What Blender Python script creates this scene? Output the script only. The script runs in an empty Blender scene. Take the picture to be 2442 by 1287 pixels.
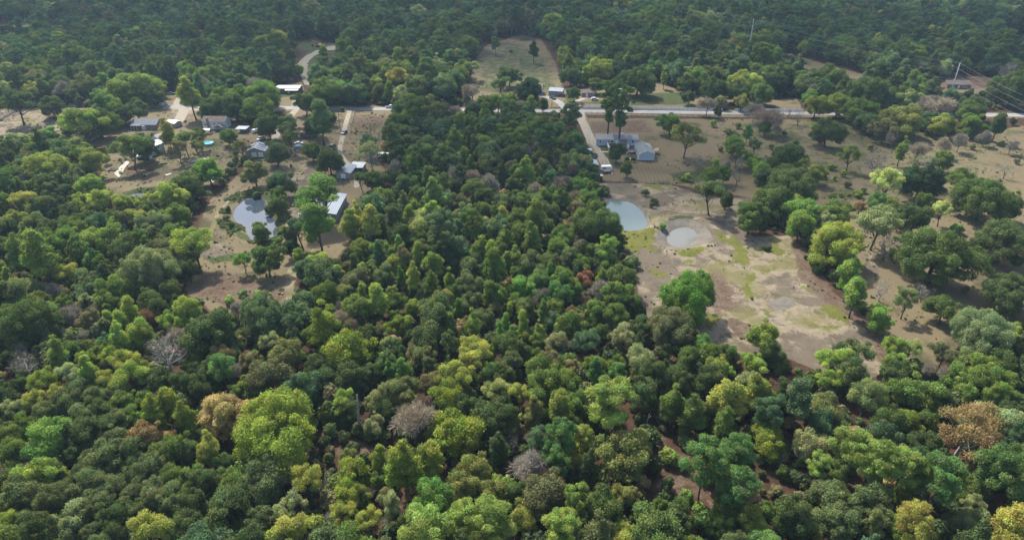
import bpy, math, random
import numpy as np
from mathutils import Vector, Matrix

# ------------------------------------------------------------------ camera, light, exposure
SC = bpy.context.scene
COL = SC.collection
R = math.radians
F_PX, CX, CY, CAM_H, PITCH = 1628.0, 1221.0, 643.5, 118.0, R(29.4)

cam_d = bpy.data.cameras.new("camera"); cam_d.sensor_width = 36.0; cam_d.lens = 24.0
cam_d.clip_start = 1.0; cam_d.clip_end = 20000.0
cam = bpy.data.objects.new("camera", cam_d); COL.objects.link(cam)
cam.location = (0, 0, CAM_H); cam.rotation_euler = (R(90) - PITCH, 0, 0)
SC.camera = cam

SUN_EL, SUN_AZ = R(51), R(-30)          # azimuth clockwise from the view direction (+Y)
SUN = Vector((math.sin(SUN_AZ) * math.cos(SUN_EL), math.cos(SUN_AZ) * math.cos(SUN_EL), math.sin(SUN_EL)))
world = bpy.data.worlds.new("World"); SC.world = world; world.use_nodes = True
wt = world.node_tree; wt.nodes.clear()
sky = wt.nodes.new("ShaderNodeTexSky"); sky.sky_type = 'NISHITA'; sky.sun_disc = False
sky.sun_elevation = SUN_EL; sky.sun_rotation = SUN_AZ; sky.air_density = 1.2; sky.dust_density = 2.5
bg = wt.nodes.new("ShaderNodeBackground"); bg.inputs[1].default_value = 0.15
wo = wt.nodes.new("ShaderNodeOutputWorld")
wt.links.new(sky.outputs[0], bg.inputs[0]); wt.links.new(bg.outputs[0], wo.inputs[0])
sun_d = bpy.data.lights.new("sun", 'SUN'); sun_d.energy = 4.7; sun_d.angle = R(0.55); sun_d.color = (1.0, 0.95, 0.87)
sun = bpy.data.objects.new("sun", sun_d); COL.objects.link(sun)
sun.rotation_euler = SUN.to_track_quat('Z', 'Y').to_euler()
SC.view_settings.view_transform = 'Standard'; SC.view_settings.look = 'None'
SC.view_settings.exposure = 0.85; SC.view_settings.gamma = 1.0
SC.cycles.max_bounces = 5; SC.cycles.diffuse_bounces = 3; SC.cycles.glossy_bounces = 2
SC.cycles.transmission_bounces = 2; SC.cycles.transparent_max_bounces = 8; SC.cycles.volume_bounces = 0
SC.cycles.use_denoising = True
SC.cycles.caustics_reflective = False; SC.cycles.caustics_refractive = False

# ------------------------------------------------------------------ helpers
def at(px, py, z=0.0):
    """The world point at height z seen at a pixel of the 2442 x 1287 photograph."""
    u, v = (px - CX) / F_PX, (py - CY) / F_PX
    s, c = math.sin(PITCH), math.cos(PITCH)
    dy, dz = c - v * s, -s - v * c
    t = (z - CAM_H) / dz
    return Vector((u * t, dy * t, z))

def px_per_m(p):
    """Photo pixels per metre at a world point."""
    return F_PX / (p.y * math.cos(PITCH) + (CAM_H - p.z) * math.sin(PITCH))

def tag(o, label=None, cat=None, group=None, kind=None):
    if label: o["label"] = label
    if cat: o["category"] = cat
    if group: o["group"] = group
    if kind: o["kind"] = kind
    return o

def empty(name, loc, rz=0.0, label=None, cat=None, group=None):
    o = bpy.data.objects.new(name, None); COL.objects.link(o)
    o.location = loc; o.rotation_euler = (0, 0, rz); o.empty_display_size = 0.5
    return tag(o, label, cat, group)

def copy_tree(o, parent=None):
    c = o.copy(); COL.objects.link(c); c.parent = parent
    for ch in list(o.children): copy_tree(ch, c)
    return c

class MB:
    """Collects boxes, tubes and polygons into one mesh."""
    def __init__(s): s.v = []; s.f = []; s.m = []
    def add(s, vs, fs, mi=0):
        b = len(s.v); s.v += [tuple(v) for v in vs]
        s.f += [tuple(i + b for i in f) for f in fs]; s.m += [mi] * len(fs); return s
    def box(s, x0, x1, y0, y1, z0, z1, mi=0):
        vs = [(x0,y0,z0),(x1,y0,z0),(x1,y1,z0),(x0,y1,z0),(x0,y0,z1),(x1,y0,z1),(x1,y1,z1),(x0,y1,z1)]
        return s.add(vs, [(3,2,1,0),(4,5,6,7),(0,1,5,4),(1,2,6,5),(2,3,7,6),(3,0,4,7)], mi)
    def prism(s, pts, axis, a, b, mi=0):
        """Polygon pts (2D) extruded along axis 'x' or 'y' or 'z' from a to b."""
        def P(p, t):
            return (t, p[0], p[1]) if axis == 'x' else (p[0], t, p[1]) if axis == 'y' else (p[0], p[1], t)
        n = len(pts)
        vs = [P(p, a) for p in pts] + [P(p, b) for p in pts]
        fs = [tuple(range(n))[::-1], tuple(range(n, 2 * n))] + [(i, (i + 1) % n, n + (i + 1) % n, n + i) for i in range(n)]
        return s.add(vs, fs, mi)
    def tube(s, pts, rads, n=6, mi=0, cap=True):
        pts = [Vector(p) for p in pts]; b = len(s.v); k = len(pts)
        for i, p in enumerate(pts):
            d = (pts[min(i + 1, k - 1)] - pts[max(i - 1, 0)])
            d = d.normalized() if d.length > 1e-6 else Vector((0, 0, 1))
            a = d.cross(Vector((0, 0, 1)) if abs(d.z) < 0.9 else Vector((1, 0, 0))).normalized(); c = d.cross(a)
            r = rads[i] if hasattr(rads, '__len__') else rads
            for j in range(n):
                t = 2 * math.pi * j / n
                s.v.append(tuple(p + a * (r * math.cos(t)) + c * (r * math.sin(t))))
        for i in range(k - 1):
            for j in range(n):
                s.f.append((b + i*n + j, b + i*n + (j+1) % n, b + (i+1)*n + (j+1) % n, b + (i+1)*n + j)); s.m.append(mi)
        if cap:
            s.f.append(tuple(b + (k-1)*n + j for j in range(n))); s.m.append(mi)
            s.f.append(tuple(b + j for j in range(n))[::-1]); s.m.append(mi)
        return s
    def mesh(s, name, mats, smooth=False):
        me = bpy.data.meshes.new(name); me.from_pydata(s.v, [], s.f)
        for m in (mats if isinstance(mats, (list, tuple)) else [mats]): me.materials.append(m)
        me.polygons.foreach_set("material_index", s.m)
        if smooth: me.polygons.foreach_set("use_smooth", [True] * len(s.f))
        me.update(); return me
    def build(s, name, mats, parent=None, loc=(0, 0, 0), rz=0.0, smooth=False, bevel=0.0):
        o = bpy.data.objects.new(name, s.mesh(name, mats, smooth)); COL.objects.link(o)
        o.parent = parent; o.location = loc; o.rotation_euler = (0, 0, rz)
        if bevel:
            b = o.modifiers.new("bevel", 'BEVEL'); b.width = bevel; b.segments = 2
        return o

# ------------------------------------------------------------------ materials
class NT:
    """Small helper for node trees."""
    def __init__(s, name):
        s.mat = bpy.data.materials.new(name); s.mat.use_nodes = True; s.t = s.mat.node_tree; s.t.nodes.clear()
        s.out = s.t.nodes.new("ShaderNodeOutputMaterial")
    def n(s, typ, **kw):
        nd = s.t.nodes.new("ShaderNode" + typ)
        for k, v in kw.items(): setattr(nd, k, v)
        return nd
    def set(s, sock, v):
        if hasattr(v, 'is_output'): s.t.links.new(v, sock)
        elif hasattr(v, '__len__') and len(v) == 3 and sock.type == 'RGBA': sock.default_value = (*v, 1)
        else: sock.default_value = v
    def noise(s, scale, detail=3.0, rough=0.55, vec=None, dist=0.0):
        nd = s.n("TexNoise"); nd.inputs["Scale"].default_value = scale; nd.inputs["Detail"].default_value = detail
        nd.inputs["Roughness"].default_value = rough; nd.inputs["Distortion"].default_value = dist
        if vec is not None: s.t.links.new(vec, nd.inputs["Vector"])
        return nd.outputs[0]
    def math(s, op, a, b=0.0, c=None, clamp=False):
        nd = s.n("Math", operation=op, use_clamp=clamp); s.set(nd.inputs[0], a); s.set(nd.inputs[1], b)
        if c is not None: s.set(nd.inputs[2], c)
        return nd.outputs[0]
    def step(s, v, lo, hi, a=0.0, b=1.0):
        nd = s.n("MapRange", interpolation_type='SMOOTHSTEP'); s.set(nd.inputs[0], v)
        for i, x in enumerate((lo, hi, a, b)): nd.inputs[1 + i].default_value = x
        return nd.outputs[0]
    def mix(s, fac, a, b, blend='MIX'):
        nd = s.n("Mix", data_type='RGBA', blend_type=blend)
        s.set(nd.inputs[0], fac); s.set(nd.inputs[6], a); s.set(nd.inputs[7], b)
        return nd.outputs[2]
    def coord(s, which="Object"):
        return s.n("TexCoord").outputs[which]
    def principled(s, color, rough=0.8, spec=0.3, metal=0.0, bump=None, bump_str=0.3, bump_dist=0.05):
        p = s.n("BsdfPrincipled"); s.set(p.inputs["Base Color"], color); s.set(p.inputs["Roughness"], rough)
        p.inputs["Specular IOR Level"].default_value = spec; p.inputs["Metallic"].default_value = metal
        if bump is not None:
            b = s.n("Bump"); b.inputs["Strength"].default_value = bump_str; b.inputs["Distance"].default_value = bump_dist
            s.t.links.new(bump, b.inputs["Height"]); s.t.links.new(b.outputs[0], p.inputs["Normal"])
        s.t.links.new(p.outputs[0], s.out.inputs[0]); return p

def plain(name, color, rough=0.7, var=0.12, scale=1.5, spec=0.3, metal=0.0):
    """A surface of one paint or stuff, a little uneven in tone."""
    t = NT(name); nz = t.noise(scale, 4, 0.6, t.coord())
    c = t.mix(t.step(nz, 0.3, 0.7), tuple(x * (1 - var) for x in color), tuple(min(1, x * (1 + var)) for x in color))
    t.principled(c, rough, spec, metal); return t.mat

def ribbed(name, color, axis=0, period=0.6, var=0.2, rough=0.5, metal=0.0, dirt=(0.3, 0.25, 0.2)):
    """Sheet metal or siding with ribs along one axis, with stains."""
    t = NT(name); co = t.coord()
    sep = t.n("SeparateXYZ"); t.t.links.new(co, sep.inputs[0])
    w = t.math('SINE', t.math('MULTIPLY', sep.outputs[axis], 2 * math.pi / period))
    nz = t.noise(0.7, 4, 0.6, co)
    c = t.mix(t.step(w, 0.5, 1.0), color, tuple(x * (1 - var) for x in color))
    c = t.mix(t.step(nz, 0.55, 0.8, 0, 0.35), c, dirt)
    t.principled(c, rough, 0.4, metal, bump=w, bump_str=0.4, bump_dist=0.03); return t.mat

def leaf_material(name, trans=0.45):
    """Leaves: the tint belongs to each tree (object colour, or the instance attribute of the same name)."""
    t = NT(name)
    a = t.n("Attribute", attribute_type='INSTANCER', attribute_name="color")
    tone = t.n("Attribute", attribute_type='GEOMETRY', attribute_name="tone")
    h = t.n("Attribute", attribute_type='GEOMETRY', attribute_name="hue")
    hs = t.n("HueSaturation")
    t.set(hs.inputs["Hue"], t.math('MULTIPLY_ADD', h.outputs["Fac"], 0.045, 0.4775))
    hs.inputs["Saturation"].default_value = 1.0
    t.set(hs.inputs["Value"], t.math('MULTIPLY_ADD', tone.outputs["Fac"], 0.75, 0.62))
    t.t.links.new(a.outputs["Color"], hs.inputs["Color"])
    d = t.n("BsdfDiffuse"); t.t.links.new(hs.outputs[0], d.inputs[0])
    tr = t.n("BsdfTranslucent"); t.t.links.new(t.mix(1.0, hs.outputs[0], (1.0, 1.0, 0.55), 'MULTIPLY'), tr.inputs[0])
    m = t.n("MixShader"); m.inputs[0].default_value = trans
    t.t.links.new(d.outputs[0], m.inputs[1]); t.t.links.new(tr.outputs[0], m.inputs[2])
    g = t.n("BsdfGlossy"); g.inputs["Roughness"].default_value = 0.6; g.inputs[0].default_value = (0.6, 0.65, 0.6, 1)
    m2 = t.n("MixShader"); m2.inputs[0].default_value = 0.02
    t.t.links.new(m.outputs[0], m2.inputs[1]); t.t.links.new(g.outputs[0], m2.inputs[2])
    t.t.links.new(m2.outputs[0], t.out.inputs[0]); return t.mat

def bark_material(name, c1, c2):
    t = NT(name); nz = t.noise(3.0, 4, 0.65, t.coord())
    t.principled(t.mix(t.step(nz, 0.35, 0.65), c1, c2), 0.9, 0.15); return t.mat

M = {}
M['leaf'] = leaf_material("leaves")
M['twig'] = leaf_material("dry_twigs", 0.15)
M['bark'] = bark_material("bark", (0.055, 0.045, 0.035), (0.12, 0.10, 0.08))
M['bark_pale'] = bark_material("weathered_bark", (0.24, 0.225, 0.205), (0.38, 0.36, 0.33))
M['bark_grey'] = bark_material("grey_bark", (0.15, 0.135, 0.125), (0.25, 0.23, 0.21))
M['bark_dark'] = bark_material("dark_bark", (0.045, 0.038, 0.032), (0.085, 0.07, 0.06))

# ------------------------------------------------------------------ ground
def P2(*pts): return np.array([at(x, y).xy[:] for x, y in pts])
def Z(ox, oy, f, *pts): return P2(*[(ox + x / f, oy + y / f) for x, y in pts])

def sdf(poly, X, Y):
    """Signed distance (positive inside) from points to a closed polygon."""
    d = np.full(X.shape, 1e18); ins = np.zeros(X.shape, bool); n = len(poly)
    for i in range(n):
        (x0, y0), (x1, y1) = poly[i], poly[(i + 1) % n]
        ex, ey = x1 - x0, y1 - y0; L = ex * ex + ey * ey + 1e-12
        t = np.clip(((X - x0) * ex + (Y - y0) * ey) / L, 0, 1)
        d = np.minimum(d, (X - x0 - t * ex) ** 2 + (Y - y0 - t * ey) ** 2)
        c = ((y0 <= Y) & (Y < y1)) | ((y1 <= Y) & (Y < y0))
        xi = x0 + (Y - y0) / (ey if abs(ey) > 1e-12 else 1e-12) * ex
        ins ^= c & (X < xi)
    d = np.sqrt(d); return np.where(ins, d, -d)

def line_dist(pts, X, Y):
    d = np.full(X.shape, 1e18)
    for i in range(len(pts) - 1):
        (x0, y0), (x1, y1) = pts[i], pts[i + 1]
        ex, ey = x1 - x0, y1 - y0; L = ex * ex + ey * ey + 1e-12
        t = np.clip(((X - x0) * ex + (Y - y0) * ey) / L, 0, 1)
        d = np.minimum(d, (X - x0 - t * ex) ** 2 + (Y - y0 - t * ey) ** 2)
    return np.sqrt(d)

# open ground: (layer, outline, softness in metres, strength)
SOIL, DRY, GREEN, WEED, RED, GRAVEL, MOWN, MUD = range(8)
CLEARING = P2((1428,436),(1600,441),(1690,470),(1775,472),(1760,545),(1800,565),(1885,560),(1912,640),(1990,700),(2040,740),(2085,770),(2125,840),(2120,885),(2040,915),(1960,890),(1870,850),(1800,862),(1740,830),(1700,835),(1620,780),(1545,760),(1520,700),(1512,620),(1475,560),(1440,470))
PASTURE = P2((1395,282),(1700,284),(2060,286),(2110,300),(2270,330),(2442,300),(2530,320),(2500,420),(2560,560),(2500,690),(2442,770),(2360,800),(2290,830),(2220,880),(2130,850),(2085,770),(2030,700),(1990,600),(1900,520),(1780,470),(1600,438),(1425,432),(1405,380))
MID_LEFT = P2((440,690),(480,610),(470,545),(500,480),(560,425),(600,395),(640,370),(700,352),(745,318),(790,300),(800,268),(935,268),(925,310),(912,360),(900,385),(935,420),(890,440),(850,490),(838,560),(805,620),(740,600),(705,660),(700,720),(640,770),(560,745),(500,740))
YARD = P2((235,445),(245,392),(262,372),(215,345),(300,290),(330,270),(425,262),(470,268),(560,270),(610,310),(640,330),(600,372),(560,385),(535,425),(480,445),(430,440),(400,455),(330,470),(275,475))
WEST_FIELD = P2((-60,360),(-60,270),(40,262),(100,272),(165,305),(140,330),(60,350))
FAR_MEADOW = P2((1100,240),(1118,200),(1140,130),(1165,105),(1225,88),(1290,92),(1325,150),(1345,215),(1335,240),(1290,235),(1270,215),(1215,222),(1165,238))
NORTH_YARD = P2((1290,258),(1290,225),(1345,205),(1400,215),(1440,190),(1560,195),(1650,225),(1700,235),(1780,240),(1900,235),(1915,262),(1700,258),(1400,252))
ROAD_VERGE = P2((-100,262),(700,250),(1290,258),(1700,263),(2500,270),(2500,281),(1700,279),(1290,272),(700,266),(-100,276))
OPENINGS = [CLEARING, PASTURE, MID_LEFT, YARD, WEST_FIELD, FAR_MEADOW, NORTH_YARD, ROAD_VERGE,
  P2((390,250),(400,222),(440,215),(450,240),(480,262),(420,270)),
  P2((-40,95),(-40,60),(70,54),(80,72)),
  P2((722,196),(713,150),(735,122),(700,112),(720,98),(760,104),(808,104),(808,122),(760,142),(746,165),(752,196)),
  P2((655,262),(655,205),(720,196),(730,230),(712,262)),
  P2((1835,118),(1900,135),(2060,178),(2060,192),(1960,176),(1880,150)),
  P2((2385,96),(2442,94),(2442,108),(2390,110)),
  P2((2230,222),(2250,192),(2330,182),(2400,190),(2442,180),(2442,215),(2350,222)),
  P2((640,300),(700,262),(745,262),(760,300),(720,340),(650,345)),
  P2((1370,268),(1396,268),(1420,330),(1462,415),(1432,432),(1402,350),(1384,300)),
  P2((2390,268),(2442,240),(2560,240),(2560,300),(2390,285))]
GAPS = [P2((1500,1010),(1545,1000),(1600,1060),(1660,1090),(1720,1150),(1780,1240),(1700,1225),(1640,1180),(1560,1160),(1530,1080)),
  P2((1600,1150),(1650,1180),(1680,1290),(1640,1290)),
  P2((1745,1160),(1800,1130),(1850,1190),(1850,1260),(1790,1250)),
  P2((930,1120),(1000,1080),(1030,1200),(960,1230)), P2((2190,1210),(2240,1190),(2260,1250),(2200,1260)),
  P2((770,1060),(850,1040),(930,1060),(930,1110),(820,1120)), P2((1600,930),(1650,925),(1690,960),(1640,1000),(1590,980)),
  P2((1850,900),(1890,895),(1930,940),(1880,960))]
# worn dirt wheel tracks: (pixels, width m)
def off(pts, dx): return [(x + dx, y) for x, y in pts]
TRK = [(834,264),(826,290),(820,315),(812,345),(810,362),(818,378),(832,393),(846,405),(852,425),(850,445)]
TRK2 = [(740,400),(735,430),(722,470),(700,510)]
TRACKS = [(off(TRK,-3),0.9),(off(TRK,3),0.9),(TRK[5:],2.6),(TRK2,3.0),([(700,510),(690,560),(700,620),(690,680),(690,720)],2.4),
  ([(495,600),(500,560),(520,510),(560,460),(600,430),(680,410),(740,400)],2.0),
  ([(1560,480),(1566,520),(1570,560),(1560,590)],2.2),([(1566,545),(1572,570),(1586,590),(1660,588),(1720,560)],0.9),
  ([(1640,460),(1690,500),(1712,540),(1740,570)],0.8),([(1440,445),(1500,455),(1560,470)],3.0),
  ([(1880,760),(1840,720),(1810,660),(1790,610)],1.6),([(740,590),(748,610)],1.2),([(730,590),(738,612)],1.2)]
DRIVE_W = [(1383,268),(1387,285),(1402,317),(1412,343),(1424,362),(1437,379),(1447,395),(1450,412)]
GRAVEL_L = [([(738,200),(730,180),(722,165),(722,150),(735,136),(758,124),(790,116)],7.0),([(760,122),(800,113)],10.0),(off(TRK,-3),1.2),(off(TRK,3),1.2),(TRK[5:],2.4),(DRIVE_W,5.0),([(1380,252),(1378,240),(1400,232)],3.2),([(706,262),(690,280),(665,310),(655,330)],4.0),
  ([(700,215),(708,235),(704,258)],5.0),([(640,262),(700,258)],5.0),([(470,262),(430,258),(395,258)],4.0),([(440,222),(425,245),(440,262),(425,290)],6.0)]
LAYERS = [
  (DRY, PASTURE, 5, 1.0), (DRY, YARD, 4, 1.0), (DRY, FAR_MEADOW, 6, 1.0), (DRY, NORTH_YARD, 4, 1.0), (DRY, MID_LEFT, 5, 1.0), (DRY, ROAD_VERGE, 3, 1.0),
  (DRY, OPENINGS[8], 4, 1), (DRY, OPENINGS[12], 4, 1), (DRY, OPENINGS[13], 4, 1), (DRY, OPENINGS[14], 4, 1), (DRY, OPENINGS[15], 4, 1), (DRY, OPENINGS[16], 4, 1), (DRY, OPENINGS[11], 4, 1),
  (SOIL, CLEARING, 4, 1.0), (SOIL, WEST_FIELD, 4, 1.0), (SOIL, OPENINGS[9], 5, 1.0), (GREEN, OPENINGS[10], 3, 1.0),
  (SOIL, P2((600,400),(740,380),(760,440),(720,500),(690,600),(670,560),(690,470),(660,430)), 5, 0.8),
  (SOIL, P2((480,610),(500,575),(560,590),(560,615),(500,625)), 4, 0.9), (SOIL, P2((690,600),(720,640),(690,720),(670,690)), 3, .7),
  (SOIL, P2((400,245),(470,250),(455,300),(410,300)), 5, 0.8),(SOIL, P2((2060,560),(2120,640),(2090,680),(2040,640)), 5, 0.6),
  (SOIL, P2((1430,436),(1540,437),(1545,470),(1450,460)), 3, 1.0),
  (RED, P2((455,700),(480,650),(560,650),(640,680),(690,700),(640,750),(560,740)), 4, 0.9), (RED, P2((560,330),(600,330),(600,365),(540,368)), 5, .8),
  (RED, P2((1890,560),(1912,560),(1990,700),(2085,770),(2130,850),(2100,870),(2070,790),(1970,720),(1905,660)), 3, 1.0),
  (RED, P2((1690,640),(1760,680),(1770,740),(1700,760),(1660,690)), 7, 0.75), (RED, P2((1775,470),(1800,470),(1800,540),(1765,530)), 5, .8),
  (RED, P2((1400,290),(1540,285),(1560,318),(1410,318)), 5, .7), (RED, P2((280,400),(330,390),(420,400),(430,420),(350,440),(290,430)), 5, 0.7),
  (RED, P2((840,275),(930,275),(915,310),(838,312)), 6, .7),(RED, P2((1720,740),(1790,770),(1800,830),(1740,800)), 5, .8),
  (RED, P2((2240,190),(2330,182),(2420,190),(2420,212),(2260,212)), 4, .8),(RED, P2((1530,455),(1660,500),(1620,540),(1560,520)), 8, .5),
  (GREEN, P2((290,462),(330,448),(420,440),(470,442),(400,462),(320,478)), 2, 1.0), (GREEN, P2((1505,226),(1560,222),(1640,220),(1650,250),(1500,252)), 4, .85),
  (GREEN, P2((660,214),(700,212),(695,230),(655,236)), 4, .9), (GREEN, P2((1340,230),(1372,228),(1380,245),(1350,248)), 4, .8), (GREEN, P2((1390,238),(1500,236),(1500,250),(1395,250)), 5, .7),
  (GREEN, P2((490,615),(600,598),(610,615),(500,628)), 2, 1.0), (GREEN, P2((535,470),(575,462),(545,500),(550,530),(585,560),(600,575),(570,570),(535,530)), 3, 1.0),
  (GREEN, P2((560,462),(640,455),(665,475),(650,490),(610,465)), 2, .9),(GREEN, P2((655,500),(672,520),(680,565),(660,570)), 2, 1.0),
  (GREEN, P2((1430,345),(1455,345),(1475,395),(1445,390)), 3, .8), (GREEN, P2((1600,415),(1680,400),(1700,430),(1620,440)), 4, 1.0), (GREEN, P2((1730,290),(1960,290),(1900,345),(1760,330)), 8, .55),
  (GREEN, P2((1700,330),(1850,340),(1830,380),(1730,370)), 8, .5), (GREEN, P2((2150,300),(2442,310),(2442,360),(2200,360)), 9, .45),(GREEN, P2((1842,120),(1900,135),(1940,150),(1930,158),(1880,145)), 4, .8),
  (GREEN, P2((1140,140),(1220,92),(1320,140),(1340,225),(1200,215),(1130,225)), 12, .62),(GREEN, P2((840,300),(925,290),(910,335),(840,340)), 8, .45),(GREEN, P2((240,400),(330,350),(560,330),(600,370),(470,440),(300,440)), 14, .42),(GREEN, P2((1700,290),(2440,300),(2440,480),(2100,560),(1800,440)), 25, .44),(GREEN, P2((640,520),(660,500),(700,560),(660,580)), 4, .7),(GREEN, P2((480,335),(530,328),(540,350),(490,355)), 4, .8),
  (GREEN, P2((405,420),(480,405),(520,425),(470,440),(420,440)), 5, .5),(GREEN, P2((820,500),(850,470),(900,480),(880,520),(830,530)), 4, .8),
  (WEED, Z(1380,420,4.022,(395,540),(560,525),(730,512),(735,640),(750,722),(640,700),(570,660),(560,735),(420,700)), 2, 1.0), (WEED, Z(1380,420,4.022,(745,505),(770,500),(800,660),(755,620)), 1, 1),
  (WEED, Z(1380,420,4.022,(915,720),(1150,665),(1240,690),(1110,775),(980,775)), 2, .9), (WEED, Z(1380,420,4.022,(1000,790),(1090,795),(1100,840),(1000,835)), 2, .8),
  (WEED, Z(1380,420,4.022,(1320,520),(1480,570),(1600,690),(1620,760),(1735,830),(1600,845),(1460,790),(1500,720),(1440,650),(1330,640)), 3, .75), (WEED, Z(1380,420,4.022,(1730,690),(1880,630),(1995,740),(1920,775),(1800,715)), 2, .8),
  (WEED, Z(1380,420,4.022,(650,875),(760,900),(935,960),(740,975)), 3, .7), (WEED, Z(1380,420,4.022,(1590,990),(1700,860),(1750,940),(1640,1050),(1705,1175),(1590,1195)), 3, .8),
  (WEED, Z(1380,420,4.022,(1770,920),(1880,870),(1900,890),(1790,940)), 2, .8), (WEED, Z(1380,420,4.022,(1330,780),(1600,850),(1700,870),(1560,870)), 4, .55),
  (WEED, Z(1380,420,4.022,(600,95),(740,70),(810,90),(740,125)), 3, .8), (WEED, Z(1700,400,3.217,(800,1060),(920,1040),(1065,1160),(1000,1190),(880,1125)), 3, .8), (WEED, Z(1700,400,3.217,(690,1160),(800,1190),(1040,1180),(1060,1240),(900,1260),(730,1220)), 4, .6),
  (WEED, Z(1700,400,3.217,(390,1080),(470,1090),(430,1140),(390,1130)), 3, .7), (WEED, Z(1700,400,3.217,(640,870),(740,900),(760,960),(660,920)), 3, .65), (WEED, Z(1700,400,3.217,(480,980),(570,975),(660,1010),(640,1070),(600,1075),(500,1050)), 2, .55),
  (WEED, P2((1925,286),(1960,290),(1955,302),(1930,300)), 3, .9),(WEED, P2((1685,745),(1715,750),(1710,775),(1680,770)), 3, .8),(WEED, P2((1835,130),(1850,130),(1850,138),(1835,137)), 3, .6),
  (MOWN, P2((1395,285),(1555,285),(1600,430),(1430,430),(1415,390),(1440,380),(1430,340)), 4, 1.0),
  (GREEN, Z(1380,420,4.022,(770,560),(800,470),(860,395),(960,378),(1080,388),(1200,470),(1170,485),(1080,430),(960,420),(860,455),(805,540)), 1.5, .8),
  (GREEN, Z(1380,420,4.022,(600,250),(640,290),(690,420),(700,440),(640,490),(660,430),(630,350)), 1.2, .8),(GREEN, Z(1380,420,4.022,(180,110),(320,140),(300,190),(190,190)), 2, .9),
  (MUD, P2((1825,720),(1870,705),(1900,715),(1890,735),(1850,742)), 3, .9),
] + [(RED, g, 4, 0.62) for g in GAPS]

# ponds: outline, water level, bank
POND1 = Z(400,400,4.022,(640,390),(700,310),(760,275),(830,262),(900,270),(945,330),(935,420),(1020,480),(1045,560),(1040,660),(930,695),(800,688),(740,600),(745,560),(650,520),(620,450))
POND2 = Z(1380,420,4.022,(232,290),(250,250),(300,233),(380,228),(470,232),(530,258),(580,300),(630,360),(657,430),(652,480),(560,510),(450,512),(370,490),(325,410),(255,340))
POND3 = Z(1380,420,4.022,(832,590),(830,540),(880,492),(960,462),(1060,460),(1125,487),(1147,540),(1115,600),(1040,645),(970,657),(885,637))
POND4 = P2((296,468),(318,460),(345,458),(352,470),(330,482),(300,478))
PIT3 = Z(1380,420,4.022,(775,600),(790,530),(850,460),(960,425),(1080,425),(1180,480),(1230,540),(1260,600),(1150,650),(1000,690),(880,680),(800,640))

def axis(lo, hi, step, far, grow=1.16):
    a = list(np.arange(lo, hi + step, step)); s = step; r = [a[-1]]
    while r[-1] < far: s *= grow; r.append(r[-1] + s)
    s = step; l = [a[0]]
    while l[-1] > -far: s *= grow; l.append(l[-1] - s)
    return np.array(l[:0:-1] + a + r[1:])

gx = axis(-330, 330, 1.0, 6000); gy = axis(84, 470, 1.0, 6500)
GX, GY = np.meshgrid(gx, gy)
GZ = np.zeros(GX.shape); W = np.zeros((8,) + GX.shape)

def window(poly, m):
    """Grid index window round an outline."""
    x0, y0 = poly.min(0) - m; x1, y1 = poly.max(0) + m
    i = np.searchsorted(gx, [x0, x1]); j = np.searchsorted(gy, [y0, y1])
    return slice(max(j[0] - 1, 0), j[1] + 1), slice(max(i[0] - 1, 0), i[1] + 1)

def smooth(t): t = np.clip(t, 0, 1); return t * t * (3 - 2 * t)
for lay, poly, soft, strength in LAYERS:
    w = window(poly, soft * 2); d = sdf(poly, GX[w], GY[w])
    W[lay][w] = np.maximum(W[lay][w], strength * smooth(0.5 + d / (2 * soft)))
for pts, wd in TRACKS:
    pl = P2(*pts); w = window(pl, 8); d = line_dist(pl, GX[w], GY[w])
    W[SOIL][w] = np.maximum(W[SOIL][w], smooth(0.5 + (wd / 2 - d) / 1.6))
    W[GREEN][w] *= 1 - smooth(0.5 + (wd / 2 - d) / 1.6); W[WEED][w] *= 1 - smooth(0.5 + (wd / 2 - d) / 1.6)
for pts, wd in GRAVEL_L:
    pl = P2(*pts); w = window(pl, 10); d = line_dist(pl, GX[w], GY[w])
    W[GRAVEL][w] = np.maximum(W[GRAVEL][w], smooth(0.5 + (wd / 2 - d) / 1.8))
for poly, depth, slope, berm in ((POND1, 1.6, 0.45, 0.5), (POND2, 1.6, 0.5, 0.35), (PIT3, 1.0, 0.22, 0.5), (POND3, 1.2, 0.3, 0.0), (POND4, 1.2, 0.4, 0.3)):
    w = window(poly, 14); d = sdf(poly, GX[w], GY[w])
    GZ[w] += -np.clip((d + 1.0) * slope, 0, depth) + berm * np.exp(-((d + 4.0) / 2.2) ** 2)
for poly in (POND2, PIT3):
    w = window(poly, 8); d = sdf(poly, GX[w], GY[w]); W[MUD][w] = np.maximum(W[MUD][w], smooth(0.5 + (d + 1.2) / 2.4))
w = window(POND1, 8); d = sdf(POND1, GX[w], GY[w]); W[MUD][w] = np.maximum(W[MUD][w], .6 * smooth(0.5 + (d - .3) / 2))

def ground_z(x, y):
    i = min(max(np.searchsorted(gx, x), 0), len(gx) - 1); j = min(max(np.searchsorted(gy, y), 0), len(gy) - 1)
    return float(GZ[j, i])

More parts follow.
